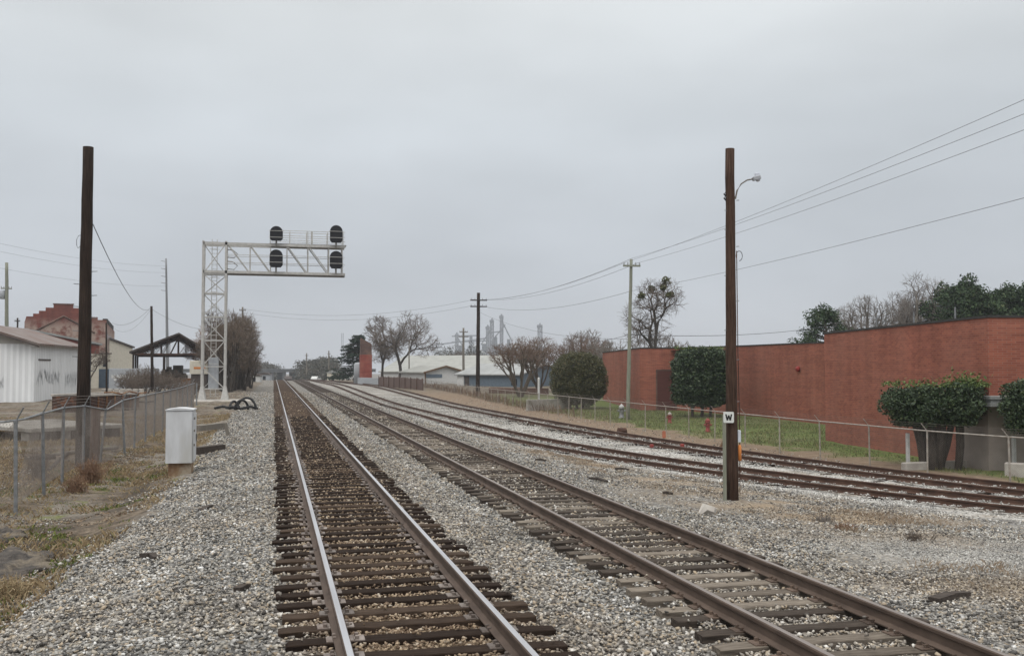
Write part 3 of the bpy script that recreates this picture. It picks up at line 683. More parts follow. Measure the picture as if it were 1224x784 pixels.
# ================================================================== THE LARGE THINGS
# ------------------------------------------------------------------ red brick factory on the right
BG = -1.1
fac = thing('brick_factory', 'long low red brick factory with flat tarred roof behind the lawn', 'factory building')
sA = 1.075
def wall_run(name, pts, zb, zts, m, parent, th=.35, coping=True):
    # chained wall slab, outer face on the line, thickness to the left-hand side
    mb = MB(); cp = MB()
    for (a, b), (z0, z1) in zip(zip(pts, pts[1:]), zip(zts, zts[1:])):
        a = Vector(a); b = Vector(b); d = (b-a).normalized(); nr = Vector((d.y, -d.x))*th
        ring = lambda p, q: [(p.x, p.y), (q.x, q.y), (q.x+nr.x, q.y+nr.y), (p.x+nr.x, p.y+nr.y)]
        r_ = ring(a, b); vs = [(*r_[0], zb), (*r_[1], zb), (*r_[2], zb), (*r_[3], zb), (*r_[0], z0), (*r_[1], z1), (*r_[2], z1), (*r_[3], z0)]
        mb.add(vs, [(3,2,1,0), (4,5,6,7), (0,1,5,4), (1,2,6,5), (2,3,7,6), (3,0,4,7)])
        o_ = Vector((-d.y, d.x))*.04; a2 = a+o_-d*.02; b2 = b+o_+d*.02; nr2 = nr*1.0+Vector((d.y, -d.x))*.1
        r_ = [(a2.x, a2.y), (b2.x, b2.y), (b2.x+nr2.x, b2.y+nr2.y), (a2.x+nr2.x, a2.y+nr2.y)]
        vs = [(*r_[0], z0+.003), (*r_[1], z1+.003), (*r_[2], z1+.003), (*r_[3], z0+.003), (*r_[0], z0+.09), (*r_[1], z1+.09), (*r_[2], z1+.09), (*r_[3], z0+.09)]
        cp.add(vs, [(3,2,1,0), (4,5,6,7), (0,1,5,4), (1,2,6,5), (2,3,7,6), (3,0,4,7)])
    o = mb.build(name, m, parent)
    if coping: cp.build('coping', M['tar'], o)
    return o
A1 = (27.35, 45.1); A2 = (25.35, 30.8); A3 = (48, 26.0)
Bm = (34.9, 57.6); B1 = (35.3, 69.0); B2 = (34.2, 79.3); B3 = (30.85, 80.2); B4 = (34.2, 100.0)
wall_run('tall_wall', [A3, A2, A1, (38, 46.4)], BG-.3, [4.50, 4.42, 4.31, 4.31], M['brick'], fac)
wall_run('rear_wall', [Bm, B1, B2], BG-.3, [4.22, 4.26, 4.28], M['brick'], fac)
wall_run('end_wall', [B2, B3, B4], BG-.3, [4.28, 4.28, 4.20], M['brick'], fac)
# pieces that close the body behind the walls, roof deck
mb = MB(); mb.add([(25.6,31.2,4.2), (60,24.2,4.2), (60,60,4.2), (36,57,4.2), (38,46.7,4.2), (27.6,45.3,4.2)], [(0,1,2,3,4,5)])
mb.add([(35.3,57.9,4.1), (60,60,4.1), (60,99,4.1), (34.6,99,4.1), (31.3,80.4,4.1), (33.3,79.8,4.1), (35.7,69.1,4.1)], [(0,1,2,3,4,5,6)])
mb.add([(60,24.2,4.2), (60,99,4.1), (60,99,-1.4), (60,24.2,-1.4)], [(0,1,2,3)]); mb.add([(34.6,99,4.1), (60,99,4.1), (60,99,-1.4), (34.6,99,-1.4)], [(0,1,2,3)])
mb.add([(35.3,57.9,4.1), (38,46.7,4.1), (38,46.7,-1.4), (35.3,57.9,-1.4)], [(0,1,2,3)])
mb.build('roof', M['tar'], fac)
# roll-up door in the rear wing
dd = (Vector(B2)-Vector(B1)); dn = dd.normalized()
def on_wall(a, b, px, out_=0.0):
    a = Vector(a); b = Vector(b); r_ = ray(px, 440); best = min((abs(r_[0]*(a+(b-a)*t/400).y-r_[1]*(a+(b-a)*t/400).x), t) for t in range(401))
    return a+(b-a)*best[1]/400
p0 = on_wall(B2, B3, 807); p1 = on_wall(B2, B3, 785.5)
dv = (p1-p0).normalized(); nrm = Vector((dv.y, -dv.x)) 
if nrm.dot(-p0) < 0: nrm = -nrm
mb = MB(); Mx = Matrix(((dv.x, nrm.x, 0, p0.x), (dv.y, nrm.y, 0, p0.y), (0, 0, 1, 0), (0, 0, 0, 1)))
wd = (p1-p0).length
mb.box(0, .004, BG+.1, wd, .03, 2.35, Mx)
for i in range(14): mb.box(.04, .03, BG+.2+i*.24, wd-.04, .045, BG+.3+i*.24, Mx)
d_ = mb.build('roll_door', M['door_red'], fac); mb = MB()
mb.box(-.12, .004, BG+.1, 0, .07, 2.47, Mx); mb.box(wd, .004, BG+.1, wd+.12, .07, 2.47, Mx); mb.box(0, .004, 2.35, wd, .075, 2.47, Mx)
mb.build('door_frame', M['brick_sooty'], d_)
# small red bell on the rear wall
p = on_wall(Bm, B1, 955.5); mb = MB(); z_ = at(955, 441, Vector((p.x, p.y)).dot(Vector((_s, _c)))).z
mb.tube([(p.x-.02, p.y, z_), (p.x-.10, p.y-.01, z_), (p.x-.22, p.y-.03, z_), (p.x-.27, p.y-.03, z_)], [.08, .2, .17, .06], 12)
mb.build('alarm_bell', M['red_paint'], fac, True)
# vestibule with metal canopy beside the hedges
_a2 = Vector(A2); _u = (Vector(A1)-_a2).normalized(); _v = (Vector(A3)-_a2).normalized(); _nu = Vector((-_u.y, _u.x)); _nv = Vector((_v.y, -_v.x))
_k = _a2+_nu*.16-_u*.16
wall_run('vestibule_wall', [_k+_v*6, _k, _k+_u*1.75], BG-.2, [1.2, 1.2, 1.2], M['tan'], fac, .14, False)
_k = _a2+_nu*.42-_u*.75
mb = MB()
for z0_, z1_, o_ in ((1.21,1.34,0), (1.343,1.47,.05), (1.473,1.58,0)):
    q = _k+_u*o_-_nu*o_; P4 = [q, q+_v*6, q+_v*6+_u*.9, q+_u*2.2+_v*.5, q+_u*2.2]
    P4 = [q, q+_v*6, q+_v*6+_u*.73, _a2+_v*.0-_u*.01-_nv*.0+_v*.01, q+_u*2.4+_v*.4, q+_u*2.4]
    nP = len(P4); mb.add([(p.x, p.y, z0_) for p in P4]+[(p.x, p.y, z1_) for p in P4], [tuple(range(nP-1, -1, -1)), tuple(range(nP, 2*nP))]+[(i, (i+1) % nP, nP+(i+1) % nP, nP+i) for i in range(nP)])
mb.build('canopy', M['roof_white'], fac)
# roof guy posts and a wire strung along the roof
mb = MB()
for px in (1037, 1081, 1130):
    q = on_wall(A2, A1, px); mb.tube([(q.x+.5, q.y, 4.3), (q.x+.5, q.y, 5.0)], .035, 5)
    mb.build('roof_vent_pipe', M['steel_galv'], fac); mb = MB()

# ------------------------------------------------------------------ chain-link fences
def fence(name, label, pts, top, base_z, spacing, post_r, mesh_h, arm, fab_spacing, seed, posts_at=None, mid=None, leanf=None, metal='steel_galv', fab='steel_galv', wire_r=.0021, slack=0):
    rr = random.Random(seed); t = thing(name, label, 'fence', (0,0,0), 0)
    line = [Vector(p) for p in pts]
    cum = [0]
    for a, b in zip(line, line[1:]): cum.append(cum[-1]+(b-a).length)
    def P(s_):
        for i in range(len(line)-1):
            if s_ <= cum[i+1] or i == len(line)-2:
                f = (s_-cum[i])/(cum[i+1]-cum[i]); return line[i]+(line[i+1]-line[i])*f
    def tz(s_): return top(s_)
    n = int(cum[-1]/spacing)+1
    ss_ = posts_at or [min(cum[-1], i*spacing) for i in range(n)]
    for i, s_ in enumerate(ss_):
        p = P(s_); g_ = base_z(p.x, p.y)-.15; zt = tz(s_); lx, ly = (leanf(i) if leanf else (rr.gauss(0, .02), rr.gauss(0, .02)))
        mb = MB(); mb.tube([(p.x+lx, p.y+ly, g_), (p.x, p.y, zt)], post_r, 8)
        mb.tube([(p.x, p.y, zt-.03), (p.x, p.y, zt+.03)], post_r*1.25, 8)
        if arm:
            d = Vector(arm); mb.bar((p.x, p.y, zt), (p.x+d.x, p.y+d.y, zt+d.z), .035, .02)
        mb.build('post', M[metal], t, False)
    mb = MB(); m_ = max(2, int(cum[-1]/1.0)); mb.tube([(*P(cum[-1]*i/m_), tz(cum[-1]*i/m_)) for i in range(m_+1)], .027, 6); mb.build('top_rail', M[metal], t)
    if arm:
        mb = MB()
        for f in (.4, .7, 1.0):
            mb.tube([(P(s_).x+arm[0]*f, P(s_).y+arm[1]*f, tz(s_)+arm[2]*f) for s_ in ss_], .004, 3)
        mb.build('barbed_wire', M[fab], t)
    mb = MB(); h = mesh_h; sp = fab_spacing; u = -h
    while u < cum[-1]:
        for sgn in (1, -1):
            a0, a1 = (u, u+h); z0f, z1f = (0, 1) if sgn > 0 else (1, 0)
            s0 = max(0, a0); s1 = min(cum[-1], a1)
            if s1-s0 > .02:
                f0 = (s0-a0)/h; f1 = (s1-a0)/h
                fa = z0f+(z1f-z0f)*f0; fb = z0f+(z1f-z0f)*f1
                A = P(s0); B = P(s1)
                mb.tube([(A.x, A.y, tz(s0)-h+h*fa), (B.x, B.y, tz(s1)-h+h*fb)], wire_r, 3, caps=False)
        u += sp
    mb.build('chain_link_mesh', M[fab], t)
    return t
M['fence_old'] = mat('weathered_fence_steel', (.40,.37,.33), (.27,.235,.2), 7, .6, metal=.3)
M['fence_wire'] = mat('fence_wire_dull', (.22,.195,.175), (.17,.145,.13), 7, .6, metal=.2)
FR = [(27.5,18.5), (24.2,23.0), (22.35,26.35), (21.85,29.6), (21.7,33), (21.55,36.3), (21.5,48), (21.6,66), (22.0,90), (22.0,112), (20.6,135), (18.5,152)]
def frtop(s_): return .43 if s_ < 80 else .43+.9*float(sst(80, 150, s_))
fr_posts = [.0, 2.8, 5.58, 9.4, 12.7]+[15.9+3.2*i for i in range(39)]
FRL = sum((Vector(b)-Vector(a)).length for a, b in zip(FR, FR[1:]))
fence('chain_link_fence', 'low chain link fence with barbed wire arms along the siding', FR, frtop, gz, 3.2, .03, 1.35, (-.2,.05,.26), .075, 3, [s_ for s_ in fr_posts if s_ < FRL], metal='fence_old', fab='fence_wire', wire_r=.0015)
FLp = [(-9.5,22.2), (-5.25,22.6), (-5.35,25.5), (-5.45,28.5), (-5.45,31.5), (-5.3,34.5), (-5.2,37.5), (-5.1,45), (-4.95,56), (-4.9,66)]
FLL = [0]
for a, b in zip(FLp, FLp[1:]): FLL.append(FLL[-1]+(Vector(b)-Vector(a)).length)
def fltop(s_): return float(np.interp(s_, [0, FLL[1], FLL[2], FLL[3], FLL[4], FLL[5], FLL[6], FLL[8], FLL[-1]], [1.42,1.46,1.50,1.52,1.46,1.22,1.44,1.5,1.62]))
def fllean(i): return {6: (.1,.1), 5: (-.12,-.2)}.get(i, (random.Random(i).gauss(0, .03), random.Random(i+50).gauss(0, .03)))
fence('chain_link_fence', 'grey chain link fence with angled arms beside the dirt lot', FLp, fltop, gz, 3.0, .04, 1.75, (.16,-.05,.30), .062, 4, [0, FLL[1]]+[FLL[1]+2.95*i for i in range(1, 15)], leanf=fllean, wire_r=.0024, fab='fence_wire')
# ------------------------------------------------------------------ reddish slatted fence at the far end of the siding
sf = thing('slatted_fence', 'reddish brown slatted privacy fence beyond the outer siding', 'fence')
a = on(452, 459.5, .0); b = on(552, 464.6, -.15)
P0 = Vector((a.x, a.y)); 
P0 = Vector(at(453, 459, 146)[:2]); P1 = Vector(at(506, 462, 128)[:2]); 
mb = MB(); dv = (P1-P0); Lf = dv.length; ang = math.atan2(dv.y, dv.x)
n_ = int(Lf/.16)
rr = random.Random(5)
for i in range(n_):
    q = P0+dv*((i+.5)/n_); h = 1.45+rr.gauss(0, .05); g_ = gz(q.x, q.y)
    mb.box(-.07, -.02, -.1, .07, .02, h, Matrix.Translation((q.x, q.y, g_)) @ Matrix.Rotation(ang, 4, 'Z'))
mb.build('slats', M['slat_rust'], sf)
for i in range(9):
    q = P0+dv*(i/8); mb = MB(); mb.tube([(q.x-.06, q.y-.06, gz(q.x, q.y)-.1), (q.x-.06, q.y-.06, gz(q.x, q.y)+1.6)], .045, 6); mb.build('post', M['rust_dark'], sf)

# ------------------------------------------------------------------ white shed on the left
c0 = on(40, 484, -.35); shed = thing('metal_shed', 'white corrugated metal shed with brown roof and grey graffiti', 'shed', c0)
d0 = Vector((c0.x, c0.y)).dot(Vector((_s, _c)))
eave = at(38, 411, d0).z-c0.z; S_L = 13.6; S_W = 9.5
rise = S_W/2*.32
a_side = math.atan2(on(92, 478, -.35).y-c0.y, on(92, 478, -.35).x-c0.x)
shed.rotation_euler = (0, 0, a_side-math.pi/2)        # local y runs along the side wall, x to the right
mb = MB()
mb.box(-S_W, 0, -.3, 0, S_L, eave)
mb.build('wall', M['corr_white'], shed)
M['gable'] = mat('gable_tan_sheet', (.42,.40,.37), (.36,.34,.31), 2, .7)
mb = MB(); mb.prism([(-S_W+.05, eave), (-.02, eave), (-S_W/2, eave+rise)], .01, S_L-.01); mb.build('gable', M['gable'], shed)
mb = MB(); ov = .5; th = .16
for sgn in (1, -1):
    xa = (-S_W/2); xe = ov if sgn > 0 else -S_W-ov; ze = eave-.32*ov+.03
    mb.prism([(xa, eave+rise+.03), (xe, ze), (xe, ze+th), (xa, eave+rise+.03+th)] if sgn > 0 else [(xa, eave+rise+.03), (xa, eave+rise+.03+th), (xe, ze+th), (xe, ze)], -ov*1.2, S_L+ov)
rf = mb.build('roof', M['corr_roof'], shed)
mb = MB(); mb.prism([(-S_W/2, eave+rise-.1), (ov, eave-.32*ov-.12), (ov, eave-.32*ov+.03), (-S_W/2, eave+rise+.03)], -ov*1.2-.05, -ov*1.2-.004); mb.build('fascia', M['roof_dark'], rf)
# graffiti: loose spray loops on the side wall and one on the end wall
def scrawl(x0, z0, wd, ht, seed, wall):
    rr = random.Random(seed); mb = MB(); n = 7
    for i in range(n):
        cx = x0+wd*i/n; cw = wd/n; pts = [(cx+cw*rr.uniform(0, .3), z0+ht*rr.uniform(0, .3))]
        for q in range(rr.choice((5, 6, 7))): pts.append((cx+cw*rr.uniform(.0, 1.05), z0+ht*(rr.uniform(.6, 1) if q % 2 == 0 else rr.uniform(0, .45))))
        for (p, q) in zip(pts, pts[1:]):
            tl = rr.uniform(.2, .42)
            if wall == 'side': mb.bar((.012+.0015*i, p[0], p[1]), (.012+.0015*i, q[0], q[1]), tl, .006) if False else mb.add([(.012+.002*i, p[0], p[1]-tl/2), (.012+.002*i, q[0], q[1]-tl/2), (.012+.002*i, q[0], q[1]+tl/2), (.012+.002*i, p[0], p[1]+tl/2)], [(0,1,2,3)])
            else: mb.add([(p[0], -.012-.002*i, p[1]-tl/2), (q[0], -.012-.002*i, q[1]-tl/2), (q[0], -.012-.002*i, q[1]+tl/2), (p[0], -.012-.002*i, p[1]+tl/2)], [(0,1,2,3)])
    return mb
scrawl(.5, 1.5, 6.6, 1.35, 3, 'side').build('graffiti', M['graffiti'], shed)
scrawl(8.6, 1.2, 3.6, 1.4, 4, 'side').build('graffiti', M['graffiti'], shed)
scrawl(-6.5, .8, 4.2, 1.7, 5, 'end').build('graffiti', M['graffiti'], shed)
mb = MB(); mb.box(.004, 1.0, 3.55, .05, 4.2, 3.68); mb.build('vent_slot', M['roof_dark'], shed)

# ------------------------------------------------------------------ old brick warehouse with stepped gable
dB = 150; bl = at(28, 450, dB); br_ = at(126, 450, dB+4)
bw = thing('brick_warehouse', 'old red brick warehouse with stepped gable and faded plaster', 'warehouse', (bl.x, bl.y, -.2))
dv = Vector((br_.x-bl.x, br_.y-bl.y)); Wd = dv.length; bw.rotation_euler = (0, 0, math.atan2(dv.y, dv.x))
def zz(py, d): return CZ+(440-py)*d/FPX+.2
steps = [(0,385), (.02,378), (.10,378), (.10,374.5), (.17,374.5), (.17,371), (.25,371), (.25,367), (.345,367), (.345,363), (.585,363), (.585,367), (.66,367), (.66,370.5), (.73,370.5), (.73,374), (.81,374), (.81,377.5), (.89,377.5), (.89,381), (1.0,381)]
poly = [(0,-.5), (Wd,-.5)]+[(f*Wd, zz(p, dB)) for f, p in reversed(steps)]
# two parts: gable front (own wall) and flank
mb = MB(); mb.prism(poly, 0, .6); mb.build('gable_wall', M['brick_old'], bw)
mb = MB(); ztop = zz(381, dB)
mb.box(0, .6, -.5, .6, 40, ztop-.6); mb.box(Wd-.6, .6, -.5, Wd, 40, ztop-.4); mb.build('side_wall', M['brick_old'], bw)
mb = MB(); mb.prism([(.3, ztop-1.2), (Wd-.3, ztop-1.2), (Wd*.47, zz(367, dB)-.5)], .6, 40); mb.build('roof', M['roof_dark'], bw)
mb = MB()
for i in range(5): mb.box(Wd-.65, 3+i*6.5, ztop-.4, Wd+.06, 6.5+i*6.5, ztop+.35)
mb.build('parapet', M['tar'], bw)
for i in range(5):
    mb = MB(); mb.box(Wd+.002, 3.6+i*6.5, ztop-4.6, Wd+.03, 5.4+i*6.5, ztop-2.0); mb.build('window', M['glass_dark'], bw)
mb = MB()
for a_, b_ in ((.47,363), ):
    mb.box(.345*Wd-.1, -.08, zz(363, dB)+.002, .585*Wd+.1, .68, zz(363, dB)+.16)
mb.build('coping', M['brick_sooty'], bw)
# arch line ghost of a lower gable on the front
mb = MB(); mb.tube([(.12*Wd, -.03, zz(396, dB)), (.47*Wd, -.03, zz(377, dB)), (.86*Wd, -.03, zz(397, dB))], .16, 4); mb.build('gable_string_course', M['brick_sooty'], bw)

# low annex in front: red fascia, cream wall, blue plinth, white metal roof
dA = 128; an = thing('brick_annex', 'low red and cream annex with white roof beside the stepped warehouse', 'building', tuple(at(30, 450, dA)[:2])+(-.3,))
p1 = at(118, 450, dA+6); dv = Vector((p1.x-an.location.x, p1.y-an.location.y)); Wn = dv.length; an.rotation_euler = (0, 0, math.atan2(dv.y, dv.x))
zt = CZ+(440-412)*dA/FPX+.3; zc = CZ+(440-422)*dA/FPX+.3
mb = MB(); mb.box(0, 0, -.4, Wn, 9, zc); mb.build('wall', M['cream'], an)
mb = MB(); mb.box(0, -.05, zc+.003, Wn, 9, zt); mb.build('fascia', M['brick_bright'], an)
mb = MB(); mb.add([(-.2,-.4,zt+1.9), (Wn+.3,-.4,zt+.05), (Wn+.3,9,zt+.05), (-.2,9,zt+1.9), (-.2,-.4,zt+2.15), (Wn+.3,-.4,zt+.3), (Wn+.3,9,zt+.3), (-.2,9,zt+2.15)], [(3,2,1,0), (4,5,6,7), (0,1,5,4), (1,2,6,5), (2,3,7,6), (3,0,4,7)]); mb.build('roof', M['roof_white'], an)
mb = MB(); mb.prism([(0, zt), (Wn, zt), (0, zt+1.9)], -.03, .3); mb.build('gable_strip', M['brick_bright'], an)
cr = thing('cream_building', 'cream building with small windows and blue plinth behind dark pole', 'building', tuple(at(93, 450, 132)[:2])+(-.3,))
p1 = at(131, 450, 136); dv = Vector((p1.x-cr.location.x, p1.y-cr.location.y)); Wn = dv.length; cr.rotation_euler = (0, 0, math.atan2(dv.y, dv.x))
z0 = CZ+(440-423)*134/FPX+.3; z1 = CZ+(440-441)*134/FPX+.3
mb = MB(); mb.box(0, 0, z1, Wn, 10, z0); mb.build('wall', M['cream'], cr)
mb = MB(); mb.box(0, -.04, -.4, Wn, 10, z1-.003); mb.build('plinth', M['blue_band'], cr)
for i, f in enumerate((.42, .55, .78)):
    mb = MB(); mb.box(Wn*f, -.03, z1+.3, Wn*f+.5, -.002, z0-.4); mb.build('window', M['glass_dark'], cr)
mb = MB(); mb.box(-.15, -.2, z0+.003, Wn+.15, 10.2, z0+.16); mb.build('roof', M['roof_dark'], cr)
wb = thing('white_warehouse', 'plain white warehouse with sloping dark roof edge beside open shed', 'warehouse', tuple(at(136, 450, 170)[:2])+(-.3,))
p1 = at(158, 450, 178); dv = Vector((p1.x-wb.location.x, p1.y-wb.location.y)); Wn = dv.length; wb.rotation_euler = (0, 0, math.atan2(dv.y, dv.x))
za = CZ+(440-408)*170/FPX; zb = CZ+(440-414)*176/FPX
mb = MB(); mb.prism([(-4,-.5), (Wn,-.5), (Wn,zb), (-4,za+.8)], 0, 14); mb.build('wall', M['cream'], wb)
mb = MB(); mb.prism([(-4.2, za+.83), (Wn+.3, zb+.03), (Wn+.3, zb+.3), (-4.2, za+1.1)], -.3, 14.3); mb.build('roof', M['roof_dark'], wb)
# grey container-like wall covered with grey lettering smears in front
gw = thing('grey_container', 'long grey container with smeared markings in front of white warehouse', 'container', tuple(at(130, 452, 125)[:2])+(-.15,), R(-8))
mb = MB(); mb.bbox(0, 0, .1, 5.6, 2.4, 2.7, .04); mb.build('body', M['grey_paint'], gw)
mb = MB(); rr = random.Random(2)
for i in range(16): x = .3+i*.33; mb.add([(x,-.006-.001*(i%3),1.1+rr.uniform(0,.4)), (x+.3,-.006-.001*(i%3),1.1+rr.uniform(0,.3)), (x+.3,-.006-.001*(i%3),1.8), (x+.05,-.006-.001*(i%3),1.9)], [(0,1,2,3)])
mb.build('markings', M['white'], gw)

# ------------------------------------------------------------------ open gable shed with trusses
dO = 128; oL = at(158, 455, dO); osd = thing('open_shed', 'open sided scrap shed with dark gable roof on posts', 'shed', (oL.x, oL.y, -.2))
p1 = at(246, 455, dO+3); dv = Vector((p1.x-oL.x, p1.y-oL.y)); Wn = dv.length; osd.rotation_euler = (0, 0, math.atan2(dv.y, dv.x))
zr = CZ+(440-397)*dO/FPX+.2; ze = CZ+(440-420)*dO/FPX+.2; Ls = 26
mb = MB(); xm = Wn*.62
mb.prism([(-.4, ze-.25), (xm, zr-.22), (xm, zr), (-.4, ze)], -.5, Ls); mb.prism([(xm, zr-.22), (Wn+.4, ze-.1), (Wn+.4, ze+.12), (xm, zr)], -.5, Ls); mb.build('roof', M['roof_dark'], osd)
for yy in (0, 9, 18, 25):
    mb = MB(); mb.bar((0, yy, ze-.35), (Wn, yy, ze-.35), .16, .22); mb.bar((0, yy, ze-.3), (xm, yy, zr-.3), .12); mb.bar((xm, yy, zr-.3), (Wn, yy, ze-.2), .12)
    for i in range(1, 8):
        f = i/8; x = Wn*f; zt = ze-.3+(zr-ze)*(x/xm if x < xm else (Wn-x)/(Wn-xm)); mb.bar((x, yy, ze-.35), (x, yy, zt), .08)
        x2 = Wn*(i+1)/8; zt2 = ze-.3+(zr-ze)*(x2/xm if x2 < xm else (Wn-x2)/(Wn-xm)); mb.bar((x, yy, ze-.35), (x2, yy, zt2), .06)
    mb.build('truss', M['rust_dark'], osd)
    for x in (.1, Wn*.42, Wn-.1):
        if yy in (0, 9, 18): mb = MB(); mb.bbox(x-.12, yy-.12, -.2, x+.12, yy+.12, ze-.36, .02); mb.build('post', M['pole_dark'], osd)
mb = MB(); mb.box(0, Ls-.5, -.2, .12, Ls-.3, 1); 

# ------------------------------------------------------------------ far buildings on the right of the tracks
def gable_building(name, label, cat, pa, pb, depth, base, eave_z, rise, wall_m, roof_m, over=.4, rooflong=True):
    t = thing(name, label, cat, (pa[0], pa[1], base)); dv = Vector((pb[0]-pa[0], pb[1]-pa[1])); Wn = dv.length; t.rotation_euler = (0, 0, math.atan2(dv.y, dv.x))
    mb = MB(); mb.box(0, 0, -.5, Wn, depth, eave_z); 
    if rooflong:   # ridge parallel to the front
        for x in (0, Wn-.2): mb.add([(x,0,eave_z), (x,depth,eave_z), (x,depth/2,eave_z+rise), (x+.2,0,eave_z), (x+.2,depth,eave_z), (x+.2,depth/2,eave_z+rise)], [(0,1,2), (5,4,3), (0,2,5,3), (1,4,5,2)])
        mb.build('wall', wall_m, t); mb = MB(); s_ = rise/(depth/2)
        for sg in (0, 1):
            y0_, y1_ = (-over, depth/2) if sg == 0 else (depth+over, depth/2)
            mb.add([(-over,y0_,eave_z-over*s_+.02), (Wn+over,y0_,eave_z-over*s_+.02), (Wn+over,y1_,eave_z+rise+.02), (-over,y1_,eave_z+rise+.02), (-over,y0_,eave_z-over*s_+.2), (Wn+over,y0_,eave_z-over*s_+.2), (Wn+over,y1_,eave_z+rise+.2), (-over,y1_,eave_z+rise+.2)], [(3,2,1,0), (4,5,6,7), (0,1,5,4), (1,2,6,5), (2,3,7,6), (3,0,4,7)])
    else:
        mb.prism([(0, eave_z+.002), (Wn, eave_z+.002), (Wn/2, eave_z+rise)], 0, depth); mb.build('wall', wall_m, t); mb = MB(); s_ = rise/(Wn/2)
        mb.prism([(Wn/2, eave_z+rise+.02), (-over, eave_z-over*s_+.02), (-over, eave_z-over*s_+.2), (Wn/2, eave_z+rise+.2)], -over, depth+over)
        mb.prism([(Wn/2, eave_z+rise+.02), (Wn/2, eave_z+rise+.2), (Wn+over, eave_z-over*s_+.2), (Wn+over, eave_z-over*s_+.02)], -over, depth+over)
    mb.build('roof', roof_m, t)
    return t, Wn
dW = 205; t, _w = gable_building('long_warehouse', 'long pale warehouse with broad low pitched roof behind slatted fence', 'warehouse', at(455, 455, dW), at(585, 455, dW-6), 30, -.2, 2.0, 3.4, M['white'], M['roof_pale'])
mb = MB()
for i in range(5): mb.box(2+i*4.2, -.03, .8, 2.5+i*4.2, -.002, 1.7)
t, Wn = gable_building('gabled_office', 'small white gabled building with brown trim and blue band', 'building', at(508, 458, 160), at(556, 458, 163), 12, -.15, 2.0, .95, M['white'], M['roof_pale'], rooflong=False)
mb = MB(); mb.box(.15, -.04, 1.15, Wn*.42, -.002, 1.75); mb.build('window', M['blue_wall'], t)
mb = MB(); mb.box(-.06, -.12, -.3, .12, -.002, 1.95); mb.build('corner_board', M['wood_brown'], t)
for sg in (0, 1):
    mb = MB(); xo = -.4 if sg == 0 else Wn+.4; mb.bar((xo, -.43, 2.0-.4*.95/(Wn/2)+.1), (Wn/2, -.43, 2.95+.1), .06, .26); mb.build('rake_board', M['wood_brown'], t)
t, Wn = gable_building('blue_building', 'blue grey metal building with white roof left of the vase shaped trees', 'building', at(547, 460, 146), at(622, 460, 140), 13, -.15, 1.75, 1.5, M['blue_wall'], M['roof_white'])
mb = MB(); mb.box(Wn*.86, -.04, .3, Wn*.95, -.002, 1.2); mb.build('window', M['glass_dark'], t)
mb = MB(); mb.box(.0, -.12, -.3, 1.2, -.003, 1.6); mb.build('garage_door', M['white'], t)
mb = MB(); mb.box(1.3, -.06, -.3, 2.1, -.003, 1.5); mb.build('door', M['roof_dark'], t)
# brick chimney, tank and low wall by the cedar
dC = 168; p = at(437, 456, dC); ch = thing('brick_chimney', 'square red brick chimney with sooty ragged top beside dark cedar', 'chimney', (p.x, p.y, gz(p.x, p.y)))
zt1 = CZ+(440-424)*dC/FPX-ch.location.z; zt2 = CZ+(440-404)*dC/FPX-ch.location.z
mb = MB(); mb.box(-.98, -.9, .3, .98, .9, zt1); mb.build('shaft', M['brick_bright'], ch)
mb = MB(); mb.add([(-.95,-.88,zt1+.003), (.95,-.88,zt1+.003), (.95,.88,zt1+.003), (-.95,.88,zt1+.003), (-.93,-.86,zt2), (.9,-.86,zt2-1.0), (.88,.85,zt2-.9), (-.9,.85,zt2-.1)], [(3,2,1,0), (4,5,6,7), (0,1,5,4), (1,2,6,5), (2,3,7,6), (3,0,4,7)]); mb.build('ragged_top', M['brick_sooty'], ch)
p = at(428, 456, dC+3); tk = MB(); g_ = gz(p.x, p.y); zt = CZ+(440-433)*dC/FPX
tk.tube([(p.x, p.y, g_), (p.x, p.y, zt-.4), (p.x, p.y, zt-.1), (p.x, p.y, zt)], [.75, .75, .55, .15], 14)
tag(tk.build('storage_tank', M['grey_paint'], None, True), 'upright grey metal tank against the red brick chimney', 'tank')
p = at(428, 458, dC-3); q = at(452, 460, dC-8); mb = MB(); dv = Vector((q.x-p.x, q.y-p.y)); mb.bbox(0, -.12, -.3, dv.length, .12, 1.15, .02, Matrix.Translation((p.x, p.y, gz(p.x, p.y))) @ Matrix.Rotation(math.atan2(dv.y, dv.x), 4, 'Z'))
tag(mb.build('low_wall', M['grey_paint']), 'low grey wall at the foot of the brick chimney', 'wall')

# ------------------------------------------------------------------ hazy grain elevator far behind
dG = 1400
def lattice(mb, x, y, z0, z1, w_, r_=.12):
    for a, b in ((-1,-1), (1,-1), (1,1), (-1,1)): mb.bar((x+a*w_/2, y+b*w_/2, z0), (x+a*w_/2, y+b*w_/2, z1), r_*2)
    n = max(2, int((z1-z0)/w_/1.3))
    for i in range(n):
        za = z0+(z1-z0)*i/n; zb = z0+(z1-z0)*(i+1)/n
        for s_ in (-1, 1):
            mb.bar((x-w_/2, y+s_*w_/2, za), (x+w_/2, y+s_*w_/2, zb), r_); mb.bar((x+s_*w_/2, y-w_/2, za), (x+s_*w_/2, y+w_/2, zb), r_)
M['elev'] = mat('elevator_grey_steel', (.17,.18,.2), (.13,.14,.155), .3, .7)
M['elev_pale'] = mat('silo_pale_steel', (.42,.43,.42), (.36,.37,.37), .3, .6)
el = thing('grain_elevator', 'hazy grain elevator with tall leg towers and cone roofed silos', 'grain elevator')
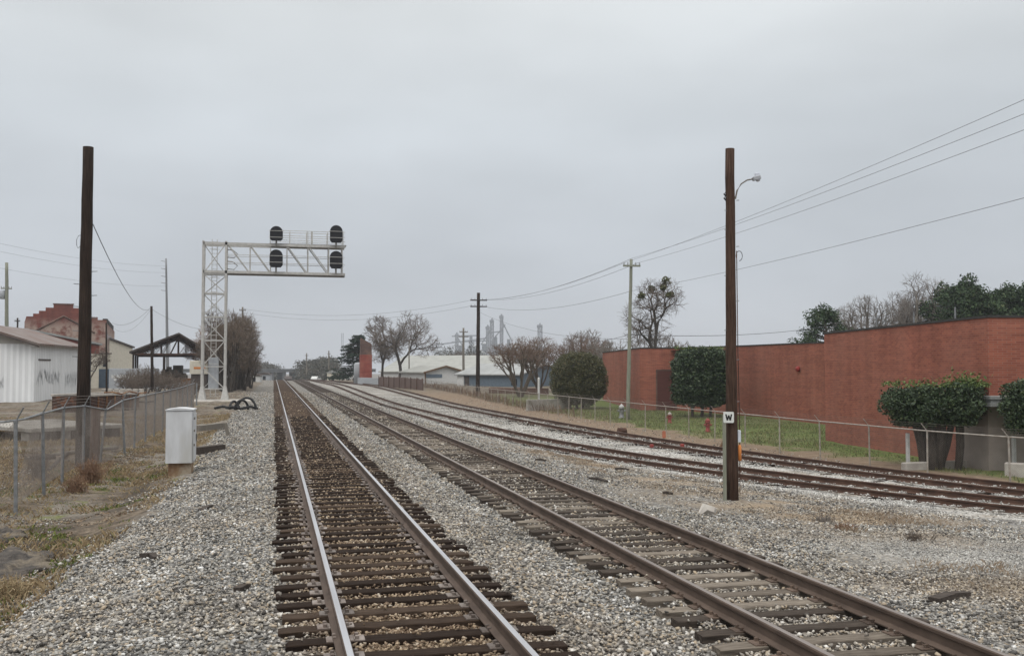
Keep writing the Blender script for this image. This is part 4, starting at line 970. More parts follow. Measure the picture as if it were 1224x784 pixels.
def twr(px, ptop, wpx, head=True):
    p = at(px, 440, dG); z1 = CZ+(440-ptop)*dG/FPX; wm = wpx*dG/FPX
    mb = MB(); lattice(mb, p.x, p.y, -3, z1-3, wm*.6, .42); mb.tube([(p.x, p.y, -3), (p.x, p.y, z1-3)], wm*.08, 6)
    o = mb.build('leg_tower', M['elev'], el)
    mb = MB(); mb.bbox(p.x-wm*.5, p.y-2.2, z1-6.5, p.x+wm*.42, p.y+2.2, z1-2.5, .6); mb.tube([(p.x, p.y, z1-3), (p.x, p.y, z1-1), (p.x, p.y, z1)], [1.6, 1.2, .4], 8); mb.build('head_house', M['elev'], o)
    return p, z1
a1 = twr(583, 388, 5); a2 = twr(588, 380, 5.5); a3 = twr(599.5, 375, 5); a4 = twr(645.5, 386, 7); a5 = twr(546, 397, 4.5); twr(592.5, 401, 4); twr(563, 400, 3.5)
for px, pt, wpx in ((579, 409, 6), (590, 406, 5), (596, 410, 6), (608, 404, 4), (568, 412, 6), (551, 411, 6), (621, 409, 5), (649, 412, 7), (575, 418, 17), (603, 414, 14), (615, 410, 16), (556, 424, 18), (530, 424, 22), (510, 428, 24), (634, 419, 9)):
    p = at(px, 440, dG+14); z1 = CZ+(440-pt)*dG/FPX; wm = wpx*dG/FPX/2
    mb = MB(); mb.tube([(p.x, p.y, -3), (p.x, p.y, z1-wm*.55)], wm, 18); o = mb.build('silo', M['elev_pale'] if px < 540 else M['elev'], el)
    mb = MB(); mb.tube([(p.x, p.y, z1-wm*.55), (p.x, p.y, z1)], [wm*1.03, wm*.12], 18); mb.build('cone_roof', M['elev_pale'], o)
for pa, pb in (((508,414), (583,404)), ((540,402), (572,401)), ((540,409), (585,407)), ((500,416), (528,415)), ((590,405), (604,388)), ((583,398), (600,396)), ((588,392), (575,412)), ((546,402), (556,418)), ((600,384), (612,408))):
    a = at(*pa, dG-3); b = at(*pb, dG-3); mb = MB(); mb.bar(a, b, 1.2, 1.7); mb.build('conveyor', M['elev'], el)

# ------------------------------------------------------------------ far road bridge across the tracks
dR = 430; pa = at(300, 446, dR); pb = at(372, 446, dR+15)
rb = thing('road_bridge', 'hazy road bridge spanning the tracks in the far distance', 'bridge')
dv = Vector((pb.x-pa.x, pb.y-pa.y)); ang = math.atan2(dv.y, dv.x); MM = Matrix.Translation((pa.x, pa.y, 0)) @ Matrix.Rotation(ang, 4, 'Z')
zt = CZ+(440-440.5)*dR/FPX
mb = MB(); mb.box(-30, -4, zt-1.6, dv.length+30, 4, zt-.7, MM); mb.build('deck', M['bridge'], rb)
mb = MB(); mb.box(-30, -4.2, zt-.697, dv.length+30, -4.05, zt-.1, MM); mb.build('parapet', M['bridge'], rb)
for i in range(5): mb = MB(); x = dv.length*(i+.5)/5; mb.box(x-.8, -3.5, -12, x+.8, 3.5, zt-1.603, MM); mb.build('pier', M['bridge'], rb)

# ================================================================== TREES
GB = 'bare trees'
# mistletoe tree behind the factory
p = at(782, 440, 112); tr, tips = bare_tree('bare_tree', 'tall bare tree with mistletoe clumps rising behind the brick factory', 'tree', (p.x, p.y, -1), 13.6, .82, 25, M['bark_dark'], M['twig'], 1, thick=1.0, tw_r=.022, n=600, low=.34)
hi = sorted(tips, key=lambda q: -q.z)[:len(tips)//3]; rr = random.Random(3)
for i in range(7):
    q = rr.choice(hi); s_ = rr.uniform(.3, .6)
    link('mistletoe', leaf_mesh('mistletoe', clump_points([q[:]], [s_], 150, i, .2), .16, M['mistle'], 0, i), tr)
p = at(805, 440, 120); bare_tree('bare_tree', 'low dense bare tree right of the mistletoe tree', 'tree', (p.x, p.y, -1), 8.0, 1.6, 31, M['bark'], M['twig'], 5, tw_r=.02, n=600, low=.2)
p = at(748, 440, 118); bare_tree('bare_tree', 'low grey bare tree left of the mistletoe tree behind the green pole', 'tree', (p.x, p.y, -1), 7.6, 1.7, 33, M['bark'], M['twig_grey'], 5, tw_r=.02, n=500, low=.2)
# two big bare trees by the slatted fence
p = at(477, 452, 176); bare_tree('bare_tree', 'broad bare tree with thick forked trunk behind the slatted fence', 'tree', (p.x, p.y, -.2), 13.0, 1.4, 48, M['bark_dark'], M['twig'], 1, lean=.05, thick=1.15, tw_r=.03, n=850, low=.22, lobes=12)
p = at(456, 452, 180); bare_tree('bare_tree', 'slim bare tree between the cedar and the forked bare tree', 'tree', (p.x, p.y, -.2), 12.4, 1.1, 44, M['bark_dark'], M['twig'], 1, tw_r=.03, n=600, low=.22)
# vase shaped crape myrtles
p = at(622, 460, 112); cm, _ = bare_tree('crape_myrtle', 'vase shaped bare crape myrtle beside the blue building', 'tree', (p.x, p.y, -.7), 7.0, 1.75, 51, M['bark'], M['twig_red'], 7, thick=1.0, tw_r=.016, n=900, vase=1, low=.22)
cm.scale = (1.0,1.0,1.0)
p = at(686, 455, 122); cm2, _ = bare_tree('crape_myrtle', 'wide bare crape myrtle behind the round clipped bush', 'tree', (p.x, p.y, -.7), 7.4, 1.75, 52, M['bark'], M['twig_red'], 7, thick=1.0, tw_r=.016, n=900, vase=1, low=.22)
p = at(700, 450, 170); bare_tree('bare_tree', 'pale grey bare tree fading behind the crape myrtles', 'tree', (p.x, p.y, -1), 10.2, 1.1, 53, M['bark'], M['twig_grey'], 4, tw_r=.03)
p = at(645, 458, 125); place_copy(cm2, 'smaller crape myrtle between the two larger ones', (p.x, p.y, -.7), 2.1, (.85,.85,.85))
# dark layered cedar
p = at(424, 452, 185); cd = thing('cedar_tree', 'dark green cedar with drooping layered limbs beside the brick chimney', 'cedar tree', (p.x, p.y, -.2))
rr = random.Random(9); mb = MB(); Hc = 9.0; mb.tube([(.0,0,-.3), (.2,0,3), (.8,0,Hc*.95)], [.3,.22,.05], 7); cen = []; rd = []
for i in range(85):
    u = rr.uniform(.16, 1); z_ = Hc*u; a = rr.uniform(0, 6.28); rmax = (7.2 if math.cos(a) < 0 else 3.0)*(1.04-u)**.7+.35
    ex = .8*u+math.cos(a)*rmax*rr.uniform(.45, 1); ey = math.sin(a)*rmax*rr.uniform(.5, .9); zt = z_-.14*rmax+rr.uniform(-.2, .2)
    mb.tube([(.8*u, 0, z_), (ex*.5, ey*.5, z_+.1), (ex, ey, zt)], [.08,.05,.02], 4, caps=False)
    for f, s_ in ((1, .55), (.75, .7), (.45, .75)): s2 = s_*rr.uniform(.6, 1.2); cen.append((.8*u*(1-f)+ex*f, ey*f, z_+(zt-z_)*f)); rd.append((s2*1.25, s2*1.25, s2*.5))
mb.build('trunk', M['bark_dark'], cd, True)
link('crown', leaf_mesh('crown', clump_points(cen, rd, 12000, 5, .1), .2, M['needle_dark'], .2, 5), cd)
# pines and bare trees over the factory roof
pine('rounded pine standing alone at the left over the factory roof', tuple(at(986, 440, 108)[:2])+(-1,), 10.4, 3.7, 61, bare=.2, dense=1.2)
for i, (px, py, d, rad, lab) in enumerate(((1160,331,104,4.0,'broad dense pine in the middle of the ridge of pines'), (1128,340,112,3.6,'darker pine left in the clump behind pale bare trees'), (1205,341,100,3.8,'pine at the right edge above the factory roof'), (1182,350,120,3.6,'lower pine filling the gap between two taller pines'), (1236,334,100,4.0,'pine cut by the right edge of the picture'), (1143,351,114,3.4,'low pine between the dark left pine and the tall middle one'), (1222,352,116,3.4,'low pine filling the gap at the right edge'), (1172,346,96,3.0,'narrow pine just right of the tall middle one'))):
    q = at(px, 440, d); pine(lab, (q.x, q.y, -1), CZ+1+(440-py)*d/FPX, rad, 70+i, 'pines behind the factory', bare=.2, dense=1.35)
src = None
bt, _ = bare_tree('bare_tree', 'thin grey bare tree just right of the lone pine', 'tree', tuple(at(1030, 440, 118)[:2])+(-1,), 12.2, .75, 81, M['bark'], M['twig_grey'], 3, low=.2, n=450, group='bare trees behind the factory', tw_r=.024)
bt2, _ = bare_tree('bare_tree', 'tallest pale bare tree with whitish limbs in front of the pines', 'tree', tuple(at(1108, 440, 112)[:2])+(-1,), 14.4, .75, 83, M['bark_pale'], M['twig_grey'], 2, n=400, group='bare trees behind the factory', thick=.9, tw_r=.022)
for px, d, sc_, rz, lab in ((1012,125,.92,1.0,'short bare tree tucked behind the lone pine'), (1048,115,.98,2.3,'second grey bare tree along the factory roof'), (1066,120,1.04,4.0,'grey bare tree near the middle of the bare row'), (1086,114,1.0,5.1,'bare tree left of the tallest pale one'), (1096,124,1.1,.4,'bare tree half hidden behind the tallest pale one')):
    q = at(px, 440, d); place_copy(bt, lab, (q.x, q.y, -1), rz, (sc_, sc_, sc_))
# hazy bare trees beyond the factory and the crape myrtles
hz, _ = bare_tree('bare_tree', 'faint hazy bare tree right of the vase shaped trees', 'tree', tuple(at(722, 440, 210)[:2])+(-1,), 9.5, 1.1, 91, M['bark'], M['twig'], 4, group='hazy bare trees far behind', tw_r=.035)
for px, py, d, rz, lab in ((700,424,240,1,'faint hazy tree behind the round clipped bush'), (738,424,230,2,'faint hazy tree left of the green pole'), (600,426,260,3,'hazy tree at the foot of the grain towers'), (566,422,300,4,'hazy tree under the elevator conveyors'), (530,424,280,5,'hazy tree before the pale silos'), (548,420,320,.5,'hazy tree behind the thin grey utility pole'), (500,428,260,1.6,'hazy tree over the pale warehouse roof left end'), (582,424,250,2.6,'hazy tree right of the dark utility pole')):
    q = at(px, 440, d); s_ = (CZ+1+(440-py)*d/FPX)/9.5; place_copy(hz, lab, (q.x, q.y, -1), rz, (s_*1.2, s_*1.2, s_))
# thicket by the gantry
tk0, _ = bare_tree('bare_tree', 'dense brown bare tree in the thicket behind the signal gantry', 'tree', tuple(at(268, 458, 108)[:2])+(0,), 9.2, .85, 101, M['bark_dark'], M['twig'], 5, group='brown thicket behind the signal gantry', low=.08, n=700, tw_r=.018)
tk1, _ = bare_tree('bare_tree', 'dense brown bare tree in the thicket behind the signal gantry', 'tree', tuple(at(284, 458, 114)[:2])+(0,), 8.8, .85, 102, M['bark_dark'], M['twig_warm'], 5, group='brown thicket behind the signal gantry', low=.08, n=700, tw_r=.018)
for i, (px, d, s_) in enumerate(((261,118,1.08), (275,104,.9), (291,120,1.0), (284,128,1.16), (253,126,1.0), (297,134,.88), (273,136,1.1), (280,110,.75), (292,112,.62), (265,112,.85), (300,124,.6))):
    q = at(px, 458, d); place_copy((tk0, tk1)[i % 2], 'dense brown bare tree in the thicket behind the signal gantry', (q.x, q.y, 0), i*1.3, (s_*.8, s_*.8, s_))
q = at(243, 455, 150); tz0, _ = bare_tree('bare_tree', 'tan leaved bare tree left of the gantry tower', 'tree', (q.x, q.y, 0), 8.6, 1.05, 105, M['bark'], M['weed'], 2)
q = at(252, 455, 160); tz1 = place_copy(tz0, 'taller bare tree seen through the gantry tower', (q.x, q.y, 0), 2, (1.1,1.1,1.15)); 
q = at(172, 455, 118); b_, _ = bare_tree('bare_shrub', 'bare scrub bush at the left post of the open shed', 'shrub', (q.x, q.y, -.2), 3.4, 1.7, 107, M['bark_dark'], M['twig'], 6, low=.02, n=420, tw_r=.016)
q = at(184, 455, 112); place_copy(b_, 'bare scrub bush at the foot of the thin pole', (q.x, q.y, -.2), 1.4, (1.1,1.1,.9))
q = at(162, 455, 122); place_copy(b_, 'low bare scrub bush beside the grey container', (q.x, q.y, -.2), 2.6, (1.0,1.0,.75))
for px, d, s_, rz in ((152,108,.7,1), (165,104,.6,2), (176,101,.75,3), (190,108,.85,4), (200,104,.6,5), (213,100,.55,.4), (222,96,.6,1.1), (206,112,.9,2.2), (231,90,.5,3.3), (160,112,.9,.2)):
    q = at(px, 455, d); place_copy(b_, 'low bare scrub bush in the clutter before the open shed', (q.x, q.y, gz(q.x, q.y)), rz, (s_*1.2, s_*1.2, s_*.85))['group'] = 'scrub bushes before the open shed'
q = at(108, 440, 118); b2_, _ = bare_tree('bare_tree', 'small bare tree against the stepped brick warehouse', 'tree', (q.x, q.y, -.2), 5.6, 1.1, 109, M['bark'], M['twig'], 1)
# far wood: one mass each side of the line, too far to tell trees apart
cen = []; rd = []; rr = random.Random(12)
for i in range(150):
    side = rr.random() < .62
    px = rr.uniform(364, 402) if side else rr.uniform(306, 330); d = rr.uniform(330, 560) if side else rr.uniform(460, 600)
    py = (np.interp(px, [358,366,380,400], [441,433,430,428]) if side else np.interp(px, [306,318,334], [434,436,441]))
    q = at(px, 440, d); zt = CZ+(440-py)*d/FPX*rr.uniform(.55, 1.05); s_ = rr.uniform(2.2, 4.5)
    for f in (1, .6, .25): cen.append((q.x+rr.gauss(0, 1.5), q.y+rr.gauss(0, 4), -5+(zt+5-s_*.6)*f)); rd.append((s_, s_, s_*1.0))
for i in range(90):
    px = rr.uniform(512, 650); d = rr.uniform(420, 700); py = 424+rr.gauss(0, 4)-(6 if 560 < px < 580 else 0)
    q = at(px, 440, d); zt = CZ+(440-py)*d/FPX*rr.uniform(.5, 1.1); s_ = rr.uniform(2.0, 4.2)
    for f in (1, .55): cen.append((q.x, q.y, zt*f)); rd.append((s_, s_, s_*1.1))
kind(link('far_wood', leaf_mesh('far_wood', clump_points(cen, rd, 40000, 8, .3), .55, M['far_leaf'], 0, 8)), 'stuff')
# small hazy houses and cars at the far crossing
def far_box(name, label, cat, px, py0, py1, wpx, d, m, roof):
    p = at(px, 440, d); z0 = gz(p.x, p.y); z1 = CZ+(440-py0)*d/FPX; wm = wpx*d/FPX
    t = thing(name, label, cat, (p.x, p.y, z0), -PSI); h = z1-z0
    mb = MB(); mb.box(-wm/2, 0, -.5, wm/2, wm*.7, h*.72); mb.build('wall', m, t)
    mb = MB(); mb.prism([(-wm/2-.2, h*.72+.003), (wm/2+.2, h*.72+.003), (wm/2-.1, h*.8), (0, h), (-wm/2+.1, h*.8)], -.2, wm*.7+.2); mb.build('roof', roof, t)
    mb = MB(); mb.box(-wm*.12, -.04, 0, wm*.12, -.002, h*.5); mb.build('door', M['glass_dark'], t)
far_box('small_house', 'tiny white house at the left of the tracks far away', 'house', 304, 446, 455, 14, 180, M['white'], M['roof_dark'])
far_box('small_house', 'tiny dark roofed house behind the tiny white one', 'house', 316, 445, 455, 14, 230, M['grey_paint'], M['roof_dark'])
far_box('small_house', 'pale beige house under the cedar limbs far away', 'house', 398, 442, 455, 14, 210, M['cream'], M['roof_white'])
def far_car(label, px, py, d, m, sc_=1.0, rz=0.0):
    p = at(px, py, d); t = thing('car', label, 'car', (p.x, p.y, gz(p.x, p.y)), rz, 'distant parked cars'); t.scale = (sc_,)*3
    mb = MB(); mb.prism([(-2.1,.35), (2.1,.35), (2.15,.75), (1.35,.9), (.7,1.42), (-1.1,1.45), (-1.9,.95), (-2.15,.8)], -.85, .85); mb.build('body', m, t)
    mb = MB(); mb.prism([(1.15,.93), (.66,1.36), (-1.05,1.38), (-1.65,.97)], -.87, .87); mb.build('window', M['glass_dark'], t)
    for x in (-1.35, 1.35):
        for y in (-.8, .8): mb = MB(); mb.tube([(x, y-.1, .33), (x, y+.1, .33)], .33, 12); mb.build('wheel', M['rubber'], t)
far_car('white box van like car at the far crossing', 378, 447, 300, M['white'], 1.1, 1.2)
far_car('small dark car far down at the crossing', 345, 452, 300, M['roof_dark'], 1.3, 1.5)
far_car('pale car parked under the cedar', 416, 450, 215, M['white'], .9, 1.1)
far_car('white car parked behind the crape myrtles by the blue building', 672, 452, 150, M['white'], 1.0, -.2)
far_car('white car parked below the cedar limbs near the crossing', 404, 451, 230, M['grey_paint'], .9, .9)

# ================================================================== CLIPPED BUSHES
def hedge(label, loc, cen, rd, n, size, m, trunk, shoots=None, seed=1, cat='bush', rz=0):
    t = thing('clipped_bush', label, cat, loc, rz)
    mb = MB()
    for a, b, r0, r1 in trunk: 
        mid = ((Vector(a)+Vector(b))/2+Vector((.05, .03, 0))); mb.tube([a, mid, b], [r0, (r0+r1)/2, r1], 7)
    mb.build('trunk', M['bark_dark'], t, True)
    link('crown', leaf_mesh('crown', clump_points(cen, rd, n, seed, .62), size, m, 0, seed), t)
    if shoots:
        kind(link('new_shoots', leaf_mesh('new_shoots', shoots, size*1.15, M['leaf_shoot'], 0, seed+1), t), 'stuff')
    return t
def box_clumps(sx, sy, z0, z1, step, seed, r_, rnd=6):
    rr = random.Random(seed); c_ = []; q_ = []
    nx_ = max(2, int(2*sx/step)); ny_ = max(1, int(2*sy/step)); nz_ = max(2, int((z1-z0)/step))
    for i in range(nx_+1):
        for j in range(ny_+1):
            for l_ in range(nz_+1):
                x = -sx+2*sx*i/nx_; y = -sy+2*sy*j/ny_; z_ = z0+(z1-z0)*l_/nz_
                c_.append((x+rr.gauss(0, .05), y+rr.gauss(0, .05), z_+rr.gauss(0, .05))); q_.append((r_*rr.uniform(.8, 1.2),)*3)
    zc = (z0+z1)/2; hz_ = (z1-z0)/2; o_ = []
    for x, y, z_ in c_:
        a_ = abs(x)/sx; b_ = abs(z_-zc)/hz_; n_ = (a_**rnd+b_**rnd)**(1/rnd); k_ = 1/n_ if n_ > 1 else 1
        o_.append((x*k_, y*(1-.18*b_**4), zc+(z_-zc)*k_))
    return o_, q_
# hedge 1: broad flat-topped clipped tree by the vestibule
ph = on(1118, 559, -1.08)
ds = Vector((ph.x, ph.y)).dot(Vector((_s, _c)))
z0 = at(1118, 507, ds).z+1.08; z1 = at(1118, 462, ds).z+1.08; hw = 58*ds/FPX
c_, q_ = box_clumps(hw-.3, .75, z0+.28, z1-.28, .42, 4, .34)
rr = random.Random(8)
c_ = [(x*(1-.12*(z_ < z0+.5)), y, z_+(.12 if x > hw*.4 else 0)*(z_ > z1-.6)+.10*(x/hw if x < 0 else 0)) for x, y, z_ in c_]
sh = [(rr.uniform(-hw, hw), rr.uniform(-.8, .8), z1+abs(rr.gauss(0, .13))) for i in range(420)]+[(rr.gauss(hw*.6, .35), rr.uniform(-.6, .6), z1+abs(rr.gauss(.1, .2))) for i in range(500)]
hedge('broad flat topped clipped bush on several trunks beside the vestibule', ph, c_, q_, 26000, .062, M['leaf_hedge'], [((-.35,.05,-.2), (-.7,0,z0+.3), .17, .16), ((-.1,-.1,-.2), (-.2,.1,z0+.4), .22, .2), ((.1,.1,-.2), (.25,-.1,z0+.3), .2, .17), ((.75,.1,-.2), (.85,.05,z0+.3), .13, .16), ((-.2,.2,-.2), (-.5,.2,z0+.3), .18, .16), ((.1,.1,-.2), (.6,.2,z0+.3), .12, .12)], sh, 4, rz=R(-46))
# hedge 2 at the right edge
p2 = on(1243, 567, -1.08); ds = Vector((p2.x, p2.y)).dot(Vector((_s, _c))); z0 = at(1224, 518, ds).z+1.08; z1 = at(1224, 456, ds).z+1.08
c_, q_ = box_clumps(.85, .75, z0+.28, z1-.28, .42, 6, .34)
hedge('tall clipped bush cut by the right edge of the picture', p2, c_, q_, 14000, .062, M['leaf_hedge'], [((0,0,-.2), (.1,0,z0+.3), .15, .1), ((.3,.1,-.2), (.4,.2,z0+.3), .12, .1)], None, 6, rz=R(-46))
# round bush
p3 = on(692, 488, -1.05); ds = Vector((p3.x, p3.y)).dot(Vector((_s, _c))); r0 = 33*ds/FPX; z1 = at(690, 421, ds).z+1.05; z0 = at(690, 485, ds).z+1.05
rr = random.Random(14); c_ = []; q_ = []
for i in range(170):
    u = 1-2*(i+.5)/170; a = i*2.39996; s_ = math.sqrt(1-u*u); e_ = .85
    cx = math.copysign(abs(math.cos(a)*s_)**e_, math.cos(a)); cy = math.copysign(abs(math.sin(a)*s_)**e_, math.sin(a)); cz = math.copysign(abs(u)**.8, u); k_ = rr.uniform(.95, 1.04)
    c_.append((cx*(r0-.32)*k_, cy*(r0-.32)*k_, (z0+z1)/2+cz*((z1-z0)/2-.3)*k_)); q_.append((rr.uniform(.38, .5),)*3)
for i in range(40):
    v = Vector((rr.gauss(0,1), rr.gauss(0,1), rr.gauss(0,1))).normalized()*rr.uniform(.2, .62); c_.append((v.x*r0, v.y*r0, (z0+z1)/2+v.z*(z1-z0)/2)); q_.append((.6,)*3)
hedge('round clipped olive green bush at the left end of the factory', p3, c_, q_, 60000, .08, M['leaf_round'], [((.2,-.2,-.2), (.5,0,z0+.6), .14, .1), ((-.1,.1,-.2), (-.4,0,z0+.6), .13, .1)], None, 7)
# tall squarish bush between door and W pole
p4 = on(839, 498, -1.05); ds = Vector((p4.x, p4.y)).dot(Vector((_s, _c))); hw = 31*ds/FPX; z1 = at(839, 417, ds).z+1.05; z0 = at(839, 482, ds).z+1.05
c_, q_ = box_clumps(hw-.25, 1.3, z0+.25, z1-.4, .7, 9, .52, 6)
c_ = [(x*(1-.1*(z_ > z1-1)), y, z_) for x, y, z_ in c_]
hedge('tall square clipped bush against the factory beside the roll door', p4, c_, q_, 42000, .10, M['leaf_hedge'], [((0,0,-.2), (0,0,z0+.6), .14, .1), ((.6,.1,-.2), (.7,0,z0+.6), .12, .1), ((-.7,.1,-.2), (-.8,0,z0+.6), .12, .1)], [(rr.uniform(-hw, hw), rr.uniform(-1.2, 1.2), z1+abs(rr.gauss(0, .08))) for i in range(200)], 9, rz=-PSI)

# ================================================================== POLES AND WIRES
def pole(name, label, base, topp, r0, r1, m, group=None, n=10):
    base = Vector(base); topp = Vector(topp); t = thing(name, label, 'utility pole', base, 0, group)
    d = topp-base; mb = MB(); k_ = 12; rr = random.Random(int(base.x*10)); pts = []; rad = []
    for i in range(k_+1):
        f = i/k_; pts.append(d*f+Vector((rr.gauss(0, .006), rr.gauss(0, .006), 0))*(0 < i < k_)-(Vector((0, 0, .3)) if i == 0 else Vector((0, 0, 0)))); rad.append((r0+(r1-r0)*f)*(1+rr.gauss(0, .015)))
    mb.tube(pts, rad, n); mb.build('shaft', m, t, True); return t, d
# big dark pole, left foreground
b = on(98, 560, -.5); dL = Vector((b.x, b.y)).dot(Vector((_s, _c))); tp = at(105.5, 176, dL)
t, d = pole('utility_pole', 'tall dark wooden pole without crossarms behind the left chain link fence', b, tp, .215, .155, M['pole_dark'])
rr = random.Random(4)
for i, f in enumerate((.61, .57, .535, .50, .465, .425, .385, .345, .30)):
    c_ = d*f; s_ = -1 if i % 2 else 1; mb = MB(); mb.tube([(c_.x+s_*.15, c_.y, c_.z), (c_.x+s_*.34, c_.y-.03, c_.z+.01)], .012, 5); mb.build('climbing_step', M['steel_galv'], t)
mb = MB(); c_ = d*.69; mb.tube([(c_.x-.16+.0*i, c_.y, c_.z)for i in (0,)]+[(c_.x-.18-.1*math.sin(a), c_.y-.05, c_.z+.1+.22*math.cos(a)) for a in (2.6, 2, 1.2, .4, -.2)], .008, 4); mb.build('loose_wire', M['wire'], t)
mb = MB(); mb.tube([Vector((.24,-.1,1.0)), d*.32+Vector((.19,-.05,0)), d*.62+Vector((.17,-.05,0))], .012, 4); mb.build('ground_wire', M['wire'], t)
big_left = tp
# W pole, right foreground
b = on(875.5, 598, -.33); dW_ = Vector((b.x, b.y)).dot(Vector((_s, _c))); tp = at(872.5, 178, dW_)
t, d = pole('utility_pole', 'brown wooden pole with street lamp and W sign on the right', b, tp, .135, .098, M['pole_brown'])
Rv = Vector((_c, -_s, 0))
def pw(px, py): return at(px, py, dW_)-b
mb = MB(); pts = [pw(879, 238), pw(881, 228), pw(886, 220), pw(893, 215.5), pw(901, 214)]; mb.tube(pts, .017, 6); o = mb.build('lamp_arm', M['pole_grey'], t)
lp = MB(); h_ = pw(905, 213.5); 
LM = Matrix.Translation(h_) @ Matrix.Rotation(-PSI, 4, 'Z') @ Matrix.Rotation(R(-14), 4, 'Y')
lp.bbox(-.10, -.07, -.03, .075, .07, .055, .015, LM); o2 = lp.build('lamp_head', M['grey_paint'], t)
lp = MB(); lp.tube([LM @ Vector((.01,0,-.03)), LM @ Vector((.01,0,-.055)), LM @ Vector((.01,0,-.075))], [.055,.05,.02], 10); lp.build('lens', M['pale_plastic'], o2)
mb = MB(); mb.bbox(h_.x-.045, h_.y-.045, h_.z+.05, h_.x+.045, h_.y+.045, h_.z+.12, .01); mb.build('photocell', M['pale_plastic'], o2)
mb = MB(); q = pw(882, 306); mb.tube([q+Rv*(.03+.07*math.cos(a))+Vector((0,0,.11*math.sin(a))) for a in np.linspace(-1.6, 3.6, 12)], .008, 4); mb.build('wire_coil', M['wire'], t)
mb = MB(); mb.tube([pw(880, 300)+Vector((0,-.02,0)), pw(882, 420), pw(884, 500), pw(884.5, 590)], .011, 4); mb.build('conduit', M['rust_dark'], t)
for py, sg in ((240,1), (252,-1), (275,-1), (295,1), (330,-1), (360,1), (395,-1), (430,1), (236,-1), (480,1)):
    q = pw(874, py); mb = MB(); mb.tube([q+Rv*sg*.10+Vector((0,-.03,0)), q+Rv*sg*.165+Vector((0,-.03,.005))], .008, 4); mb.build('climbing_step', M['steel_galv'], t)
for py in (232, 237): 
    q = pw(868, py); mb = MB(); mb.tube([q+Vector((0,0,.04)), q-Rv*.05, q-Vector((0,0,.05))], .02, 6); mb.build('insulator', M['black'], t)
q = pw(883.2, 521); mb = MB(); MM = Matrix.Translation(q) @ Matrix.Rotation(-PSI, 4, 'Z'); mb.bbox(-.035, -.06, -.13, .035, .06, .13, .01, MM); mb.build('meter_box', M['pale_plastic'], t)
q = pw(884, 541); mb = MB(); MM = Matrix.Translation(q); mb.tube([q+Vector((0,0,-.18)), q+Vector((0,0,-.17)), q+Vector((0,0,.13)), q+Vector((0,0,.18))], [.03,.042,.042,.02], 10); mb.build('cable_guard', M['orange'], t, True)
# W whistle sign on its own slim post
bs = on(866.5, 599, -.33); ws = thing('whistle_post', 'white W sign on slim greenish post against the brown pole', 'sign', bs, -PSI)
dS = Vector((bs.x, bs.y)).dot(Vector((_s, _c))); zS = at(871, 498.5, dS).z-bs.z
mb = MB(); mb.bbox(-.035, -.03, -.2, .035, .03, zS+.05, .005); mb.build('post', M['pole_green'], ws)
sg = .115; cx = (871.3-866.5)*dS/FPX; mb = MB()
cor = [(sg*math.cos(a)*.0, 0) for a in ()]
def rrect(w_, h_, r_, n=4):
    out_ = []
    for (x, y, a0) in ((w_-r_, -h_+r_, -90), (w_-r_, h_-r_, 0), (-w_+r_, h_-r_, 90), (-w_+r_, -h_+r_, 180)):
        for i in range(n+1): a = R(a0+90*i/n); out_.append((x+r_*math.cos(a), y+r_*math.sin(a)))
    return out_
mb.prism([(cx+x, zS+z_) for x, z_ in rrect(sg, sg*1.05, .025)], -.05, -.042); pl = mb.build('sign_plate', M['sign_white'], ws)
mb = MB(); Wp = [(-.062,.068), (-.032,-.068), (0,.045), (.032,-.068), (.062,.068)]; st = .016
for (x0_, z0_), (x1_, z1_) in zip(Wp, Wp[1:]):
    mb.prism([(cx+x0_-st, zS+z0_), (cx+x1_-st, zS+z1_), (cx+x1_+st, zS+z1_), (cx+x0_+st, zS+z0_)], -.0535-.0004*abs(int(x0_*1000) % 3), -.051)
mb.build('letter_w', M['sign_black'], pl)
# greenish pole by the fence
def xpole(name, label, px, pyb, pyt, d, r0, r1, m, arms, lean=0, cat=None):
    b = at(px, pyb, d); tp = at(px+lean, pyt, d); t, dv = pole(name, label, b, tp, r0, r1, m)
    for py, half, dx in arms:
        q = at(px+lean*((pyb-py)/(pyb-pyt)), py, d)-b; mb = MB(); hw = half*d/FPX
        ax = Vector((math.cos(dx), math.sin(dx), 0)); mb.bar(q-ax*hw+Vector((0,-.14,0)), q+ax*hw+Vector((0,-.14,0)), .10, .13); o = mb.build('crossarm', m, t)
        for f in (-.9, -.45, .45, .9): mb = MB(); c_ = q+ax*hw*f+Vector((0,-.14,.065)); mb.tube([c_, c_+Vector((0,0,.12)), c_+Vector((0,0,.2))], [.03,.06,.03], 6); mb.build('insulator', M['grey_paint'], o)
    return t, b, tp
gp = xpole('utility_pole', 'slender greenish wooden utility pole with short crossarm by the fence', 750.5, 499, 310, 71, .15, .105, M['pole_green'], [(318, 10.5, -.15)], 4)
dk = xpole('utility_pole', 'dark utility pole with two crossarms right of the pale warehouse', 571, 470, 350, 120, .26, .19, M['pole_dark'], [(359, 10, -.15), (366.5, 10, -.15)], 1)
xpole('utility_pole', 'thin grey utility pole with crossarms left of the dark one', 554, 460, 392, 150, .2, .15, M['pole_grey'], [(397, 5, 0), (402.5, 6, 0)], 0)
xpole('utility_pole', 'thin dark utility pole standing before the open shed', 182, 462, 366, 100, .16, .12, M['pole_dark'], [], -1)
xpole('utility_pole', 'slim dark post in front of the cream building', 127.5, 468, 386, 88, .085, .07, M['pole_dark'], [], -.5)
lp_ = xpole('utility_pole', 'greenish utility pole with transformer behind the white shed', 8, 450, 314, 118, .24, .18, M['pole_green'], [(345, 6, .1)], 0)
